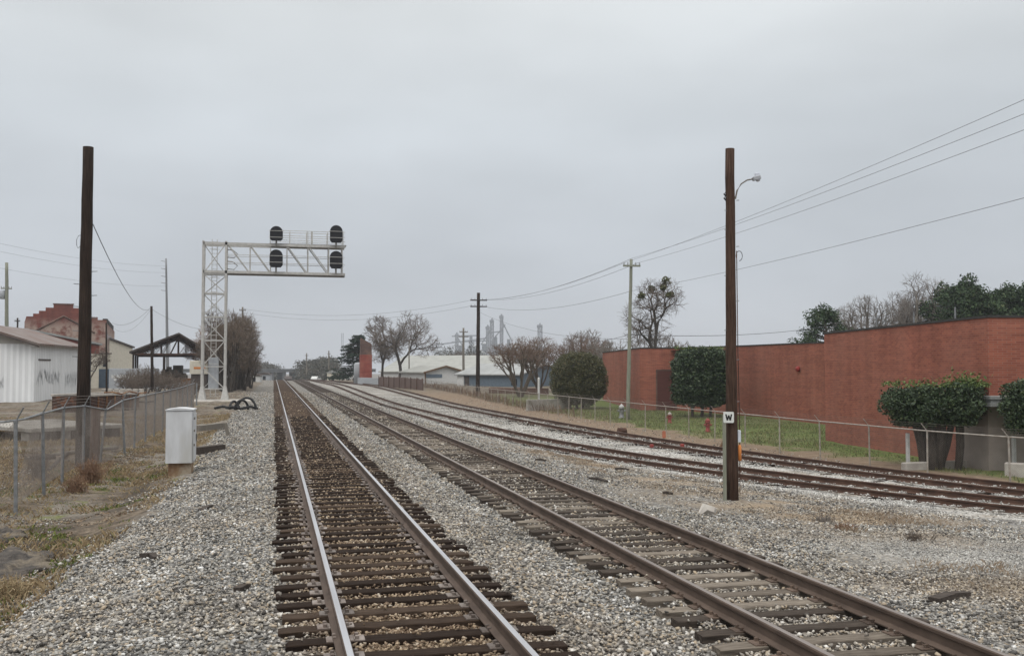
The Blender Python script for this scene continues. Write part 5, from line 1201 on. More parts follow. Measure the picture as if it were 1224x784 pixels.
q = at(3, 352, 118)-lp_[1]; mb = MB(); mb.tube([q+Vector((0,0,-.55)), q+Vector((0,0,-.5)), q+Vector((0,0,.4)), q+Vector((0,0,.5))], [.25,.34,.34,.2], 12); mb.build('transformer', M['grey_paint'], lp_[0], True)
xpole('utility_pole', 'short dark pole top rising over the brown shed roof', 21, 450, 380, 150, .16, .12, M['pole_dark'], [(384, 3, 0)], 0)
xpole('utility_pole', 'pole standing in the brown thicket behind the gantry', 290, 458, 367, 140, .16, .12, M['pole_grey'], [(371, 4, 0)], 0)
xpole('utility_pole', 'faint distant pole right of the far tracks', 366.5, 448, 422, 330, .22, .18, M['pole_grey'], [(425, 2, 0)], 0)
xpole('utility_pole', 'faint distant pole left of the cedar', 393, 448, 419, 300, .22, .18, M['pole_grey'], [(423, 2, 0)], 0)
xpole('utility_pole', 'thin pole close to the forked bare tree', 489, 455, 408, 172, .12, .1, M['pole_grey'], [], 0)
# steel transmission pole
b = at(200.5, 455, 240); tp = at(198.5, 309, 240); t, d = pole('steel_pole', 'tall tapered steel transmission pole with side brackets behind the open shed', b, tp, .42, .2, M['steel_galv'])
for i, py in enumerate((313, 322, 331, 339, 348)):
    q = at(199, py, 240)-b; mb = MB(); mb.bar(q, q-Vector((_c, -_s, 0))*1.3+Vector((0,0,.25)), .12); mb.build('bracket', M['steel_galv'], t)
b = at(409, 440, 900); m_ = MB(); z1 = CZ+(440-398)*900/FPX; lattice(m_, 0, 0, -8, z1, 1.6, .10); t = thing('radio_mast', 'faint thin lattice mast above the cedar', 'mast', (b.x, b.y, 0)); m_.build('lattice', M['elev'], t)
# wires
def wire(label, a, b, sag, r_=.008, group=None, n=22):
    a = Vector(a); b = Vector(b); mb = MB(); pts = []
    for i in range(n+1): f = i/n; pts.append(a+(b-a)*f-Vector((0, 0, sag*4*f*(1-f))))
    mb.tube(pts, r_, 4, caps=False); return tag(mb.build('overhead_wire', M['wire'], None), label, 'wire', group)
GWR = 'overhead wires along the siding'
gtop = gp[2]
def to_edge(p, px, py, far=1.25):
    # straight on from the pole through the sight line at the picture's edge, at the distance of the pole line
    d = 29.0; q = at(px, py, d); return Vector(p)+(q-Vector(p))*far
for (dx, py, lab, sg_) in ((-.5, 110, 'topmost of three wires rising to the upper right edge', .12), (.0, 127, 'middle of three wires rising to the upper right edge', .12), (.5, 146, 'lowest of three wires rising to the upper right edge', .12)):
    a = gtop+Vector((dx, -.1, -.25 if dx else .05)); wire(lab, a, to_edge(a, 1224, py), sg_+.25, .008, GWR)
    c_ = dk[2]+Vector((dx*1.6, -.1, -.85)); wire(lab.replace('rising to the upper right edge', 'between the greenish pole and the dark pole'), a, c_, .8, .012, GWR)
a = at(754, 348, 71); wire('single lower wire rising to the right edge above the factory', a, to_edge(a, 1224, 229), .3, .008, GWR)
wire('lower wire from greenish pole to dark pole', a, dk[2]+Vector((.2,-.2,-1.6)), .9, .012, GWR)
wire('faint lowest wire sagging right of the dark pole', at(571, 372, 120), at(753, 405, 71), .9, .010, GWR)
wire('dark level wire from greenish pole toward the lone pine', at(752, 400, 71), at(1000, 388, 110), .5, .02, GWR)
wire('dark level wire running left from greenish pole over crape myrtles', at(752, 400, 71), at(690, 407, 130), .3, .016, GWR)
for i, (dy, lab) in enumerate(((0, 'upper thin wire crossing above the tracks to the dark pole'), (4.5, 'lower thin wire crossing above the tracks to the dark pole'))):
    wire(lab, dk[2]+Vector((-.8, -.1, -.9-.7*i)), at(290, 369+dy, 140), 1.4, .012, 'wires crossing the tracks')
wire('slack wire dropping from the big left pole to the thin dark pole', at(111, 268, dL), at(181, 367, 100), 1.2, .014, 'wires on the left')
wire('wire from thin dark pole left to the brick warehouse', at(181, 367, 100), at(134, 386, 140), .9, .016, 'wires on the left')
wire('second wire from thin dark pole to the brick warehouse', at(181, 369, 100), at(137, 393, 140), 1.2, .012, 'wires on the left')
wire('wire from thin dark pole right toward the thicket', at(182, 370, 100), at(290, 384, 140), 1.6, .014, 'wires on the left')
for i, (y0_, y1_, lab) in enumerate(((283, 318, 'faint top wire behind the big left pole'), (293, 326, 'faint middle wire behind the big left pole'), (314, 342, 'faint lower wire behind the big left pole'))):
    wire(lab, at(-60, y0_-6, 150), at(199, y1_, 240), 1.2, .016, 'faint wires at far left')
wire('wire between transformer pole and far left edge', at(8, 346, 118), at(-40, 372, 60), .2, .012, 'wires on the left')

# ================================================================== SIGNAL GANTRY
TB = at(240.8, 479, 75); tg = thing('signal_gantry', 'pale steel cantilever signal gantry reaching over the tracks', 'signal gantry', (TB.x, TB.y, TB.z))
zb, zt = 9.78, 12.0; zt = CZ+(440-291)*75.5/FPX-TB.z; zb = CZ+(440-325)*75.5/FPX-TB.z; ztp = CZ+(440-287)*75/FPX-TB.z
TWx, TWy, AL = 1.68, 1.15, 10.72
for i, (x, y) in enumerate(((0,0), (TWx,0), (TWx,TWy), (0,TWy))):
    mb = MB(); mb.bar((x, y, .0), (x, y, ztp), .17); mb.add([(x-.3,y-.3,-.05), (x+.3,y-.3,-.05), (x+.3,y+.3,-.05), (x-.3,y+.3,-.05), (x-.09,y-.09,1.1), (x+.09,y-.09,1.1), (x+.09,y+.09,1.1), (x-.09,y+.09,1.1)], [(3,2,1,0), (4,5,6,7), (0,1,5,4), (1,2,6,5), (2,3,7,6), (3,0,4,7)]); mb.build('tower_leg', M['gantry'], tg)
lv = [.9, 2.6, 4.6, 6.4, 8.2, 9.7, zt]
for face in range(4):
    c4 = [(0,0), (TWx,0), (TWx,TWy), (0,TWy)]; a = c4[face]; b = c4[(face+1) % 4]
    mb = MB()
    for i, z_ in enumerate(lv):
        mb.bar((*a, z_), (*b, z_), .08)
        if i < len(lv)-1: mb.bar((*(a if i % 2 else b), z_), (*(b if i % 2 else a), lv[i+1]), .068)
    mb.build('tower_bracing', M['gantry'], tg)
mb = MB()   # ladder inside the tower
for x in (.62, 1.0): mb.bar((x, .35, .3), (x, .35, ztp+.15), .05)
z_ = .5
while z_ < ztp+.1: mb.bar((.62, .35, z_), (1.0, .35, z_), .03); z_ += .3
mb.build('ladder', M['gantry'], tg)
mb = MB()   # safety hoops
for z_ in np.arange(2.8, ztp, 1.1): mb.tube([(.81+.38*math.cos(a), .30-.38*math.sin(a), z_) for a in np.linspace(0, math.pi, 9)], .018, 4)
mb.build('safety_hoops', M['gantry'], tg)
mb = MB(); mb.bbox(.45, .28, .9, 1.2, .75, 3.3, .03); mb.build('equipment_box', M['grey_paint'], tg)
for y in (0, TWy):
    for z_, nm in ((zb, 'bottom_chord'), (zt, 'top_chord')): mb = MB(); mb.bar((0, y, z_), (AL, y, z_), .17, .2); mb.build(nm, M['gantry'], tg)
    mb = MB()
    for x in (3.45, 5.0, 6.25, 7.85, 9.45, 10.5): mv = MB(); mv.bar((x, y, zb+.1), (x, y, zt-.1), .08); mv.build('vertical', M['gantry'], tg)
    for x0_, x1_ in ((1.85,3.35), (3.5,4.95), (6.3,7.75), (7.95,9.4)): mv = MB(); mv.bar((x0_, y, zt-.1), (x1_, y, zb+.1), .075); mv.build('diagonal', M['gantry'], tg)
mb = MB(); mb.box(TWx+.1, .12, zb-.16, AL, TWy-.12, zb-.1); mb.build('walkway_grating', M['gantry_dark'], tg)
mb = MB(); mb.box(4.9, .12, zt+.101, AL+.1, TWy-.12, zt+.16); mb.build('upper_walkway', M['gantry_dark'], tg)
mb = MB()
for y in (-.05, TWy+.05):
    for z_ in (zb+.75, zb+1.35): mb.tube([(TWx, y, z_), (AL, y, z_)], .022, 5)
    for z_ in (zt+.4, zt+.75, zt+1.15): mb.tube([(4.95, y, z_), (AL, y, z_)], .024, 5)
    for x in (4.95, 6.45, 7.75, 9.35, 10.55): mb.bar((x, y, zt+.05), (x, y, zt+1.15), .05)
mb.build('handrail', M['gantry'], tg)
mb = MB()   # cable loops at the tower
for z_ in (zb+.5, zb+1.4): mb.tube([(TWx, .1, z_+.35), (TWx+.5, .05, z_+.3), (TWx+.85, .05, z_), (TWx+.6, .05, z_-.3), (TWx, .1, z_-.25)], .035, 5)
mb.build('cable_loop', M['gantry_dark'], tg)
mb = MB(); mb.bar((8.15,.6,zt+.1), (8.15,.6,zt+1.2), .14); mb.bar((7.85,.6,zt+.1), (7.85,.6,zt+1.2), .05); mb.build('mast_stub', M['gantry'], tg)
mb = MB(); mb.bbox(TB.x-.7, TB.y-1.7, -.5, TB.x+TWx+2.0, TB.y+TWy+.8, TB.z+.06, .06); tag(mb.build('concrete_footing', M['curb']), 'pale concrete footing under the signal gantry tower', 'concrete footing')
def head(x, zc, w_, h_, label):
    # dome-topped background plate facing away, black housing, hood
    poly = []; r_ = w_/2
    for i in range(13): a = math.pi*i/12; poly.append((x+r_*math.cos(a), zc+h_/2-r_+r_*math.sin(a)))
    poly += [(x-r_, zc-h_/2+.22), (x-r_+.14, zc-h_/2+.03), (x+r_-.14, zc-h_/2+.03), (x+r_, zc-h_/2+.22)]
    mb = MB(); mb.prism(poly, -.42, -.36); o = mb.build('signal_head', M['black'], tg); o['label'] = label
    mb = MB(); mb.bbox(x-.2, -.36, zc-.45, x+.2, -.05, zc+.45, .03); mb.build('housing', M['black'], o)
    mb = MB(); mb.bar((x, -.2, zc-h_/2-.32), (x, -.2, zc-h_/2+.2), .13); mb.build('mount', M['gantry_dark'], o)
    mb = MB(); mb.bar((x-r_-.08, -.45, zc+.22), (x+r_+.08, -.45, zc+.22), .035); mb.bar((x-r_-.08, -.45, zc-.28), (x+r_+.08, -.45, zc-.28), .035); mb.build('guard_bars', M['gantry'], o)
zof = lambda py, d: CZ+(440-py)*d/FPX-TB.z
head(5.42, zof(279, 76), .98, 1.18, 'upper black signal head over the left track'); head(5.42, zof(309, 76), 1.0, 1.42, 'lower black signal head over the left track')
head(10.0, zof(279.5, 77), .98, 1.42, 'upper black signal head at the arm end'); head(10.0, zof(310.5, 77), .98, 1.42, 'lower black signal head at the arm end')

# ================================================================== SMALL THINGS
# signal cabinet
cb = on(217, 567, -.24); ct = thing('signal_cabinet', 'white metal trackside cabinet on rusty base', 'cabinet', (cb.x, cb.y, gz(cb.x, cb.y)), R(-2))
hC = 1.72
dC = Vector((cb.x, cb.y)).dot(Vector((_s, _c))); zC0 = at(217, 553, dC).z-ct.location.z; hC = at(217, 490, dC).z-ct.location.z
mb = MB(); mb.box(-.30, -.28, -.15, .27, .30, zC0+.02); mb.build('base', M['base_stain'], ct)
mb = MB(); mb.bbox(-.37, -.36, zC0+.023, .30, .42, hC, .015); bd = mb.build('body', M['cabinet'], ct)
mb = MB(); mb.prism([(-.385, hC+.003), (.325, hC+.003), (.325, hC+.03), (.05, hC+.065), (-.12, hC+.065), (-.385, hC+.03)], -.38, .445); mb.build('lid', M['cabinet'], ct)
mb = MB(); mb.bbox(.302, -.3, zC0+.08, .325, .36, hC-.08, .005, None); dr = mb.build('door', M['cabinet'], ct)
for z_ in (.35, .62, .85): mb = MB(); mb.bbox(.326, -.28, zC0+(hC-zC0)*z_-.03, .36, -.22, zC0+(hC-zC0)*z_+.03, .005); mb.build('hinge', M['gantry_dark'], dr)
mb = MB(); mb.bar((.34, .25, zC0+.55), (.34, .25, zC0+.75), .03); mb.build('handle', M['gantry_dark'], dr)
# timber retaining sleepers beside the cabinet
def timber(label, a, b, w_, h_, m, name='timber'):
    mb = MB(); a = Vector(a); b = Vector(b); mb.bar(a, b, w_, h_); return tag(mb.build(name, m), label, 'timber')
a = on(234, 541, -.15); b = on(266, 537, -.12); timber('dark old timber lying right of the white cabinet', a, b, .3, .34, M['log'])
a = on(236, 512, -.1); b = on(268, 508, -.06); timber('greyish timber half buried behind the white cabinet', a, b, .3, .25, M['pole_grey'])
sp_ = on(273, 518, -.05); mb = MB(); mb.bar((sp_.x, sp_.y, -.2), (sp_.x-.12, sp_.y, .38), .14); tag(mb.build('wooden_stake', M['pole_grey']), 'leaning wooden stake in the ballast below the gantry', 'stake')
# black corrugated hose coil
hp = on(288, 489, .0); ht = thing('drain_hose', 'black corrugated hose coiled on the ballast by the gantry', 'hose', (hp.x, hp.y, gz(hp.x, hp.y)))
mb = MB()
for cx_, cy_, rr_, a0_, tl in ((.35,0,.55,0,.3), (.05,-.25,.45,.5,-.4), (-.45,.1,.38,.9,.6)):
    mb.tube([(cx_+math.cos(a)*rr_*math.cos(a0_), cy_+math.cos(a)*rr_*math.sin(a0_)+tl*math.sin(a)*rr_, .05+max(-.1, math.sin(a))*rr_*1.25) for a in np.linspace(-.3, 3.5, 18)], .075, 7)
mb.tube([(-.9,-.1,.1), (-.5,-.3,.2), (0,-.35,.08), (.6,-.2,.2), (1.0,.1,.06)], .085, 7)
mb.build('coil', M['rubber'], ht, True)
mb = MB(); mb.tube([(-1.6,.3,.1), (-1.1,.0,.22), (-.6,-.1,.12), (-.1,.15,.2)], .08, 7); mb.build('loose_end', M['rubber'], ht, True)
# debris timbers and scraps on the ballast
deb = [((1116,717), (1156,709), .13, .06, 'dark broken tie plank lying at lower right'), ((240,610), (252,604), .1, .05, 'rusty dark scrap on the left ballast slope'), ((171,663), (187,667), .11, .06, 'pair of dark burnt wood chunks on the left slope'), ((283,705), (297,700), .09, .06, 'dark lump near the left rail ties'), ((706,571), (725,575), .12, .05, 'dark wood scrap between second track and siding'), ((735,560), (752,561), .1, .05, 'black scrap on the ballast right of second track'), ((792,589), (803,590), .1, .06, 'black stone sized scrap near the W pole'), ((455,484), (466,486), .2, .08, 'small dark scrap far along the second track'), ((640,549), (652,550), .1, .05, 'dark splinter between the second track and siding')]
for (p0_, p1_, w_, h_, lab) in deb:
    a = on(*p0_, -.1); a.z = gz(a.x, a.y); b = on(*p1_, -.1); b.z = gz(b.x, b.y)
    a = on(*p0_, a.z+.03); b = on(*p1_, b.z+.03); mb = MB(); mid = (a+b)/2+Vector((.02, .03, .015)); rr = random.Random(int(p0_[0]))
    mb.bar(a, mid, w_*1.1, h_); mb.bar(mid-(b-a)*.06+Vector((.01,.02,.006)), b, w_*.8, h_*.8); mb.bar(a+(b-a)*.3+Vector((0,w_*.7,-.01)), a+(b-a)*.75+Vector((0,w_*.9,0)), w_*.35, h_*.5); o = mb.build('wood_scrap', M['log']); tag(o, lab, 'debris', 'scraps of wood on the ballast')
bp = on(875, 611, -.2)
rk = MB()
rp_ = on(845, 612, -.2); gq = gz(rp_.x, rp_.y); rk.tube([(rp_.x-.16, rp_.y, gq), (rp_.x-.02, rp_.y+.05, gq+.1), (rp_.x+.12, rp_.y, gq+.05), (rp_.x+.2, rp_.y, gq)], [.04,.12,.11,.03], 6); tag(rk.build('rock', M['curb']), 'larger pale greenish rock left of the W pole foot', 'rock')
# curbs and bollards at the vestibule
def curb(label, a, b, h_, w_):
    a = Vector(a); b = Vector(b); d = b-a; mb = MB(); mb.bbox(0, -w_/2, -.25, Vector((d.x, d.y)).length, w_/2, h_, .03, Matrix.Translation((a.x, a.y, -1.08)) @ Matrix.Rotation(math.atan2(d.y, d.x), 4, 'Z')); return tag(mb.build('concrete_curb', M['curb']), label, 'curb')
curb('long low concrete curb under the broad flat topped bush', on(1080, 558, -1.02), on(1153, 555, -1.02), .22, .3)
curb('short thick concrete curb at the right edge beyond the vestibule', on(1201, 565, -1.02), on(1245, 567, -1.02), .42, .35)
for px, py, lab in ((1085.5, 557, 'white post at the left end of the long curb'), (1212.5, 562, 'white post on the curb by the right edge')):
    p = on(px, py, -1.05); mb = MB(); mb.bbox(p.x-.06, p.y-.06, -1.2, p.x+.06, p.y+.06, -1.05+1.22, .015); tag(mb.build('white_post', M['white']), lab, 'post', 'white posts by the curbs')
# long low concrete wall on the lawn with white pole
a = on(630, 488, -.9); b = on(682, 486, -.9); mb = MB(); d = b-a; mb.bbox(0, -.15, -.2, d.length, .15, .75, .03, Matrix.Translation(a) @ Matrix.Rotation(math.atan2(d.y, d.x), 4, 'Z')); tag(mb.build('low_wall', M['concrete']), 'low concrete wall on the lawn below the crape myrtles', 'wall')
p = on(644, 487, -.9); tpz = at(644, 451, Vector((p.x, p.y)).dot(Vector((_s, _c)))).z; mb = MB(); mb.tube([(p.x, p.y, p.z-.2), (p.x, p.y, tpz-.1), (p.x, p.y, tpz)], [.11,.10,.06], 10); tag(mb.build('white_pole', M['white']), 'short plain white pole on the lawn by the low wall', 'pole')
mb = MB(); a = on(585, 470, -.5); b = on(655, 471, -.5); d = b-a; mb.bbox(0, -.2, -.3, d.length, .2, .7, .03, Matrix.Translation(a) @ Matrix.Rotation(math.atan2(d.y, d.x), 4, 'Z')); tag(mb.build('low_wall', M['brick_sooty']), 'low dark brick wall running behind the crape myrtles', 'wall')
# hydrants
def hydrant(label, px, py, h, m, mtop, lean=0):
    p = on(px, py, -1.05); d = Vector((p.x, p.y)).dot(Vector((_s, _c))); s_ = (h*d/FPX)/.8
    t = thing('fire_hydrant', label, 'hydrant', (p.x, p.y, gz(p.x, p.y)), -PSI, 'hydrants on the lawn'); t.scale = (s_,)*3
    mb = MB(); mb.tube([(0,0,-.1), (0,0,.06), (0,0,.07), (0,0,.5), (0,0,.52), (0,0,.58)], [.17,.17,.12,.12,.16,.16], 12); mb.build('barrel', m, t, True)
    mb = MB(); mb.tube([(0,0,.58), (0,0,.66), (0,0,.74), (0,0,.75), (0,0,.8)], [.15,.14,.07,.03,.03], 12); mb.build('bonnet', mtop, t, True)
    mb = MB(); mb.tube([(-.22,0,.4), (.22,0,.4)], .06, 8); mb.tube([(0,-.2,.38), (0,0,.38)], .075, 8); mb.build('nozzles', m, t)
hydrant('red fire hydrant with pale cap nearer the roll door', 800.5, 504.5, 13.5, M['red_paint'], M['curb'])
hydrant('all red fire hydrant left of the W pole', 846, 514.5, 16.5, M['red_paint'], M['red_paint'])
hydrant('silver topped hydrant at the foot of the greenish pole', 743, 498.5, 17, M['steel_galv'], M['white'])
p = on(793.5, 524, -1.05); mt = thing('marker_post', 'orange marker panel on a short stake along the fence', 'marker', (p.x, p.y, gz(p.x, p.y)), -PSI); s_ = Vector((p.x, p.y)).dot(Vector((_s, _c)))/FPX
mb = MB(); mb.bbox(-.03, -.03, -.2, .03, .03, 11*s_, .005); mb.build('stake', M['pole_grey'], mt); mb = MB(); mb.prism([(x, 6.5*s_+z_) for x, z_ in rrect(2.1*s_, 4.2*s_, .06)], -.06, -.032); mb.build('panel', M['orange_sign'], mt)
p = on(858, 534, -1.05); mb = MB(); mb.bar((p.x, p.y, -1.3), (p.x+.55, p.y+.1, -.45), .09); tag(mb.build('leaning_board', M['wood_brown']), 'brown board leaning by the fence left of the W pole', 'board')
p = on(743, 519, -1.0); mb = MB(); mb.tube([(p.x-.25, p.y, p.z-.1), (p.x-.1, p.y, p.z+.2), (p.x+.15, p.y, p.z+.2), (p.x+.3, p.y, p.z-.1)], [.1,.2,.2,.08], 8); tag(mb.build('rusty_lump', M['rust_dark']), 'rusty brown lump at a fence post foot by outer siding', 'scrap')
# red painted marks: small flags on the siding rails
for px, py, lab in ((653.5, 532, 'red marker clipped on the near siding rail'), (779, 530.5, 'red marker on the outer siding near rail'), (815.5, 530, 'red marker on the outer siding far rail')):
    p = on(px, py, -.68); mb = MB(); mb.bbox(p.x-.07, p.y-.09, p.z-.15, p.x+.07, p.y+.09, p.z-.01, .02); tag(mb.build('rail_marker', M['red_dull']), lab, 'marker', 'red rail markers')
# concrete slab platform, rusty dumpster, pipes in the dirt lot
p = on(36, 531, -.48); q = on(150, 524, -.48)
sl = thing('loading_platform', 'low grey concrete platform on dark blocks in the dirt lot', 'platform', (p.x, p.y, gz(p.x, p.y)))
dv = Vector((q.x-p.x, q.y-p.y)); sl.rotation_euler = (0, 0, math.atan2(dv.y, dv.x)); Ln = dv.length
zs = at(60, 512, Vector((p.x, p.y)).dot(Vector((_s, _c)))).z-sl.location.z
mb = MB(); mb.bbox(0, 0, zs-.16, Ln, 6.5, zs, .03); mb.build('slab', M['concrete'], sl)
rr = random.Random(6)
for i in range(9): mb = MB(); x = .3+i*(Ln-.6)/8; mb.bbox(x-.25, .25, -.2, x+.2, .9, zs-.165, .03); mb.build('block', M['log'] if i % 3 else M['concrete'], sl)
p = on(104, 499, -.4); q = on(166, 494, -.4); du = thing('dumpster', 'rusty brown open topped dumpster in the dirt lot', 'dumpster', (p.x, p.y, gz(p.x, p.y)))
dv = Vector((q.x-p.x, q.y-p.y)); du.rotation_euler = (0, 0, math.atan2(dv.y, dv.x)); Ln = dv.length; hd = at(130, 474, Vector((p.x, p.y)).dot(Vector((_s, _c)))).z-du.location.z
mb = MB(); mb.box(0, 0, -.1, Ln, .08, hd); mb.box(0, 2.3, -.1, Ln, 2.38, hd); mb.box(0, .08, -.1, .08, 2.3, hd); mb.box(Ln-.08, .08, -.1, Ln, 2.3, hd); mb.box(.08, .08, 0, Ln-.08, 2.3, .06); mb.build('body', M['rust_dark'], du)
mb = MB(); mb.bbox(-.06, -.06, hd+.002, Ln+.06, .12, hd+.14, .02); mb.bbox(-.06, 2.26, hd+.002, Ln+.06, 2.44, hd+.14, .02); mb.build('rim', M['curb'], du)
mb = MB()
for i in range(7): x = .15+i*(Ln-.4)/6; mb.box(x, -.07, 0, x+.1, -.002, hd-.02)
mb.build('ribs', M['rust'], du)
mb = MB(); rr = random.Random(3); mb.tube([(.8+i*.5, 1.0+rr.uniform(-.3, .3), hd+.1+rr.uniform(0, .22)) for i in range(6)], .05, 5); tag(mb.build('scrap_pipe', M['rust'], None), 'rusty bent pipe lying on the dumpster', 'scrap').location = du.location
for i, (p0_, p1_, r_, m_, lab) in enumerate((((30,549), (140,535), .07, 'pole_grey', 'long grey pole lying behind the left fence'), ((58,562), (82,541), .06, 'log', 'dark bent pipe leaning in the lot behind the fence'), ((36,549), (66,546), .10, 'log', 'dark log on the ground behind the fence'), ((0,494), (28,503), .10, 'log', 'dark timber at the left edge below the shed'), ((4,511), (30,509), .05, 'white', 'white pipe lying at the left edge behind fence'))):
    a = on(*p0_, -.4); b = on(*p1_, -.36); mb = MB(); mb.tube([a, (a+b)/2+Vector((0,0,.04)), b], r_, 7); tag(mb.build('pipe', M[m_]), lab, 'pipe', 'poles and pipes lying in the lot')
# brown square post behind fence beside the big pole
p = on(112, 551, -.45); mb = MB(); zp = at(112, 487, Vector((p.x, p.y)).dot(Vector((_s, _c)))).z; mb.bbox(p.x-.18, p.y-.1, -.6, p.x+.17, p.y+.1, zp, .02); tag(mb.build('wooden_post', M['post_brown']), 'short brown wooden post right of the big dark pole', 'post')
# scrap piles and machine under the open shed
def heap(label, px, d, wpx, hpx, m, seed, n=14):
    p = at(px, 455, d); g_ = gz(p.x, p.y); wm = wpx*d/FPX/2; hm = hpx*d/FPX; rr = random.Random(seed); t = thing('scrap_heap', label, 'scrap heap', (p.x, p.y, g_), rr.uniform(0, 1), 'scrap heaps under the open shed')
    mb = MB()
    for i in range(n):
        x = rr.uniform(-wm, wm); y = rr.uniform(-1, 1); h_ = hm*(1-(abs(x)/wm)**1.6)*rr.uniform(.5, 1); s_ = rr.uniform(.25, .7)
        mb.bbox(x-s_, y-s_*.7, -.1, x+s_, y+s_*.7, max(.2, h_), .03, Matrix.Rotation(rr.uniform(-.5, .5), 4, 'Z'))
    mb.build('pieces', m, t)
heap('dark scrap heap at the left under the open shed', 196, 136, 34, 25, M['log'], 1); heap('rusty scrap heap in the middle under the open shed', 212, 128, 30, 19, M['rust_dark'], 2); heap('brown scrap heap near the gantry end of the open shed', 228, 120, 22, 17, M['rust'], 3); heap('grey scrap heap behind the rusty one under the shed', 206, 145, 44, 30, M['pole_grey'], 4); heap('low tan rubble heap along the fence before the shed', 150, 105, 40, 6, M['curb'], 5)
tb = at(226.5, 446, 118); tt = thing('box_truck', 'cream box body truck with orange stripe under the open shed', 'truck', (tb.x, tb.y, gz(tb.x, tb.y)), -PSI)
hz0 = at(226, 447, 118).z-tt.location.z; hz1 = at(226, 431, 118).z-tt.location.z
mb = MB(); mb.bbox(0, 0, hz0, 2.2, 4, hz1, .05); o = mb.build('cargo_box', M['cream'], tt)
mb = MB(); mb.box(.5, -.02, hz0+.6, 1.9, -.003, hz0+.85); mb.build('stripe', M['orange'], o)
mb = MB(); mb.box(.15, .1, .5, 2.05, 3.9, hz0-.003); mb.build('chassis', M['roof_dark'], tt)
for x in (.1, 1.85):
    for y in (.6, 3.2): mb = MB(); mb.tube([(x, y, .42), (x+.25, y, .42)], .45, 12); mb.build('wheel', M['rubber'], tt)
for i in range(7):
    q = at(124+i*7.5, 470, 94); mb = MB(); mb.bbox(q.x-.2, q.y-.2, q.z-.2, q.x+.22, q.y+.2, q.z+.42, .03); tag(mb.build('concrete_block', M['curb']), 'small pale block in the row before the open shed', 'block', 'row of pale blocks on the dirt')
rr = random.Random(21)
for px, d, rz, lab in ((150, 62, .4, 'wooden pallet lying in the dirt lot right of the dumpster'), (172, 74, 1.1, 'tilted wooden pallet near the thin dark pole'), (60, 52, .2, 'wooden pallet on the dirt behind the concrete platform')):
    q = at(px, 470, d); pt = thing('pallet', lab, 'pallet', (q.x, q.y, gz(q.x, q.y)+.02), rz, 'pallets in the lot'); mb = MB()
    for i in range(6): mb.box(-.6, -.5+i*.18, .1, .6, -.4+i*.18, .12)
    mb.build('boards', M['pole_grey'], pt); mb = MB()
    for x in (-.55, 0, .5): mb.box(x, -.5, 0, x+.08, .5, .097)
    mb.build('bearers', M['log'], pt)
q = at(235, 476, 68); mb = MB(); mb.tube([(q.x, q.y, -.3), (q.x, q.y, 1.55)], .05, 8); o = tag(mb.build('fence_end_post', M['steel_galv']), 'grey end post where left fence stops near the gantry', 'post')
# ------------------------------------------------------------------ weeds and dry grass (stuff), a few individual weeds
def blades(name, X, Y, h, w_, m, seed, lean=.5, zoff=0):
    rg = np.random.default_rng(seed); n = len(X); Z = terrain(X, Y)+zoff
    a = rg.uniform(0, 6.283, n); hh = h*rg.uniform(.5, 1.4, n); ll = hh*lean*rg.uniform(.2, 1.4, n); la = rg.uniform(0, 6.283, n)
    bx, by = np.cos(a)*w_/2, np.sin(a)*w_/2
    q = np.stack([np.stack([X-bx, Y-by, Z-.03], 1), np.stack([X+bx, Y+by, Z-.03], 1), np.stack([X+np.cos(la)*ll*.4+bx*.7, Y+np.sin(la)*ll*.4+by*.7, Z+hh*.6], 1), np.stack([X+np.cos(la)*ll, Y+np.sin(la)*ll, Z+hh], 1)], 1).reshape(-1, 3)
    o = kind(link(name, np_mesh(name, q, np.arange(n*4), np.full(n, 4), m)), 'stuff'); return o
rg = np.random.default_rng(5)
n = 110000; Xb = rg.uniform(-16, -2.0, n); Yb = rg.uniform(9, 60, n)
lb = np.interp(Yb, [0,12,20,27,45,80,200], [-3.3,-3.1,-2.5,-2.2,-2.6,-2.2,-2.0])
den = vnoise(Xb, Yb, .55, 31)*.6+vnoise(Xb, Yb, 1.9, 32)*.4
kp = (den > .43)&(Xb < lb+.1); blades('dry_grass', Xb[kp], Yb[kp], .10, .012, M['blade'], 6, 1.0)
n = 26000; Xb = rg.uniform(-6.5, -2.6, n); Yb = rg.uniform(10, 34, n); den = vnoise(Xb, Yb, .9, 41)*.55+vnoise(Xb, Yb, 2.6, 42)*.45
kp = (den > .68)&(Xb < np.interp(Yb, [0,12,20,27,45], [-3.2,-3.0,-2.4,-2.1,-2.6])); blades('green_ground_cover', Xb[kp], Yb[kp], .07, .02, M['blade_green'], 7, .8)
n = 30000; Yb = rg.uniform(10, 36, n); Xb = np.interp(Yb, [8,14,20,30,45], [11.5,11.0,10.9,10.2,8.9])+rg.normal(0, 1.3, n); den = vnoise(Xb, Yb, .9, 51)*.6+vnoise(Xb, Yb, 3, 52)*.4
kp = (den > .70); blades('dry_grass', Xb[kp], Yb[kp], .06, .008, M['blade_pale'], 8, 1.2, .02)
n = 2400; Yb = rg.uniform(60, 150, n); Xb = np.interp(Yb, [12,90,112,135,152], [21.6,22,22,20.6,18.5])+rg.normal(.6, .5, n); kp = rg.random(n) < sst(60, 95, Yb); blades('tall_dry_grass', Xb[kp], Yb[kp], .6, .02, M['blade_rust'], 12, .35)
n = 50000; Xb = rg.uniform(21.6, 34, n); Yb = rg.uniform(26, 85, n); den = vnoise(Xb, Yb, .5, 61)
wall_x = np.interp(Yb, [26,30.8,45.1,45.2,57,69,79.5,85], [24.5,25.0,27.0,33,34.4,34.8,32.6,30])
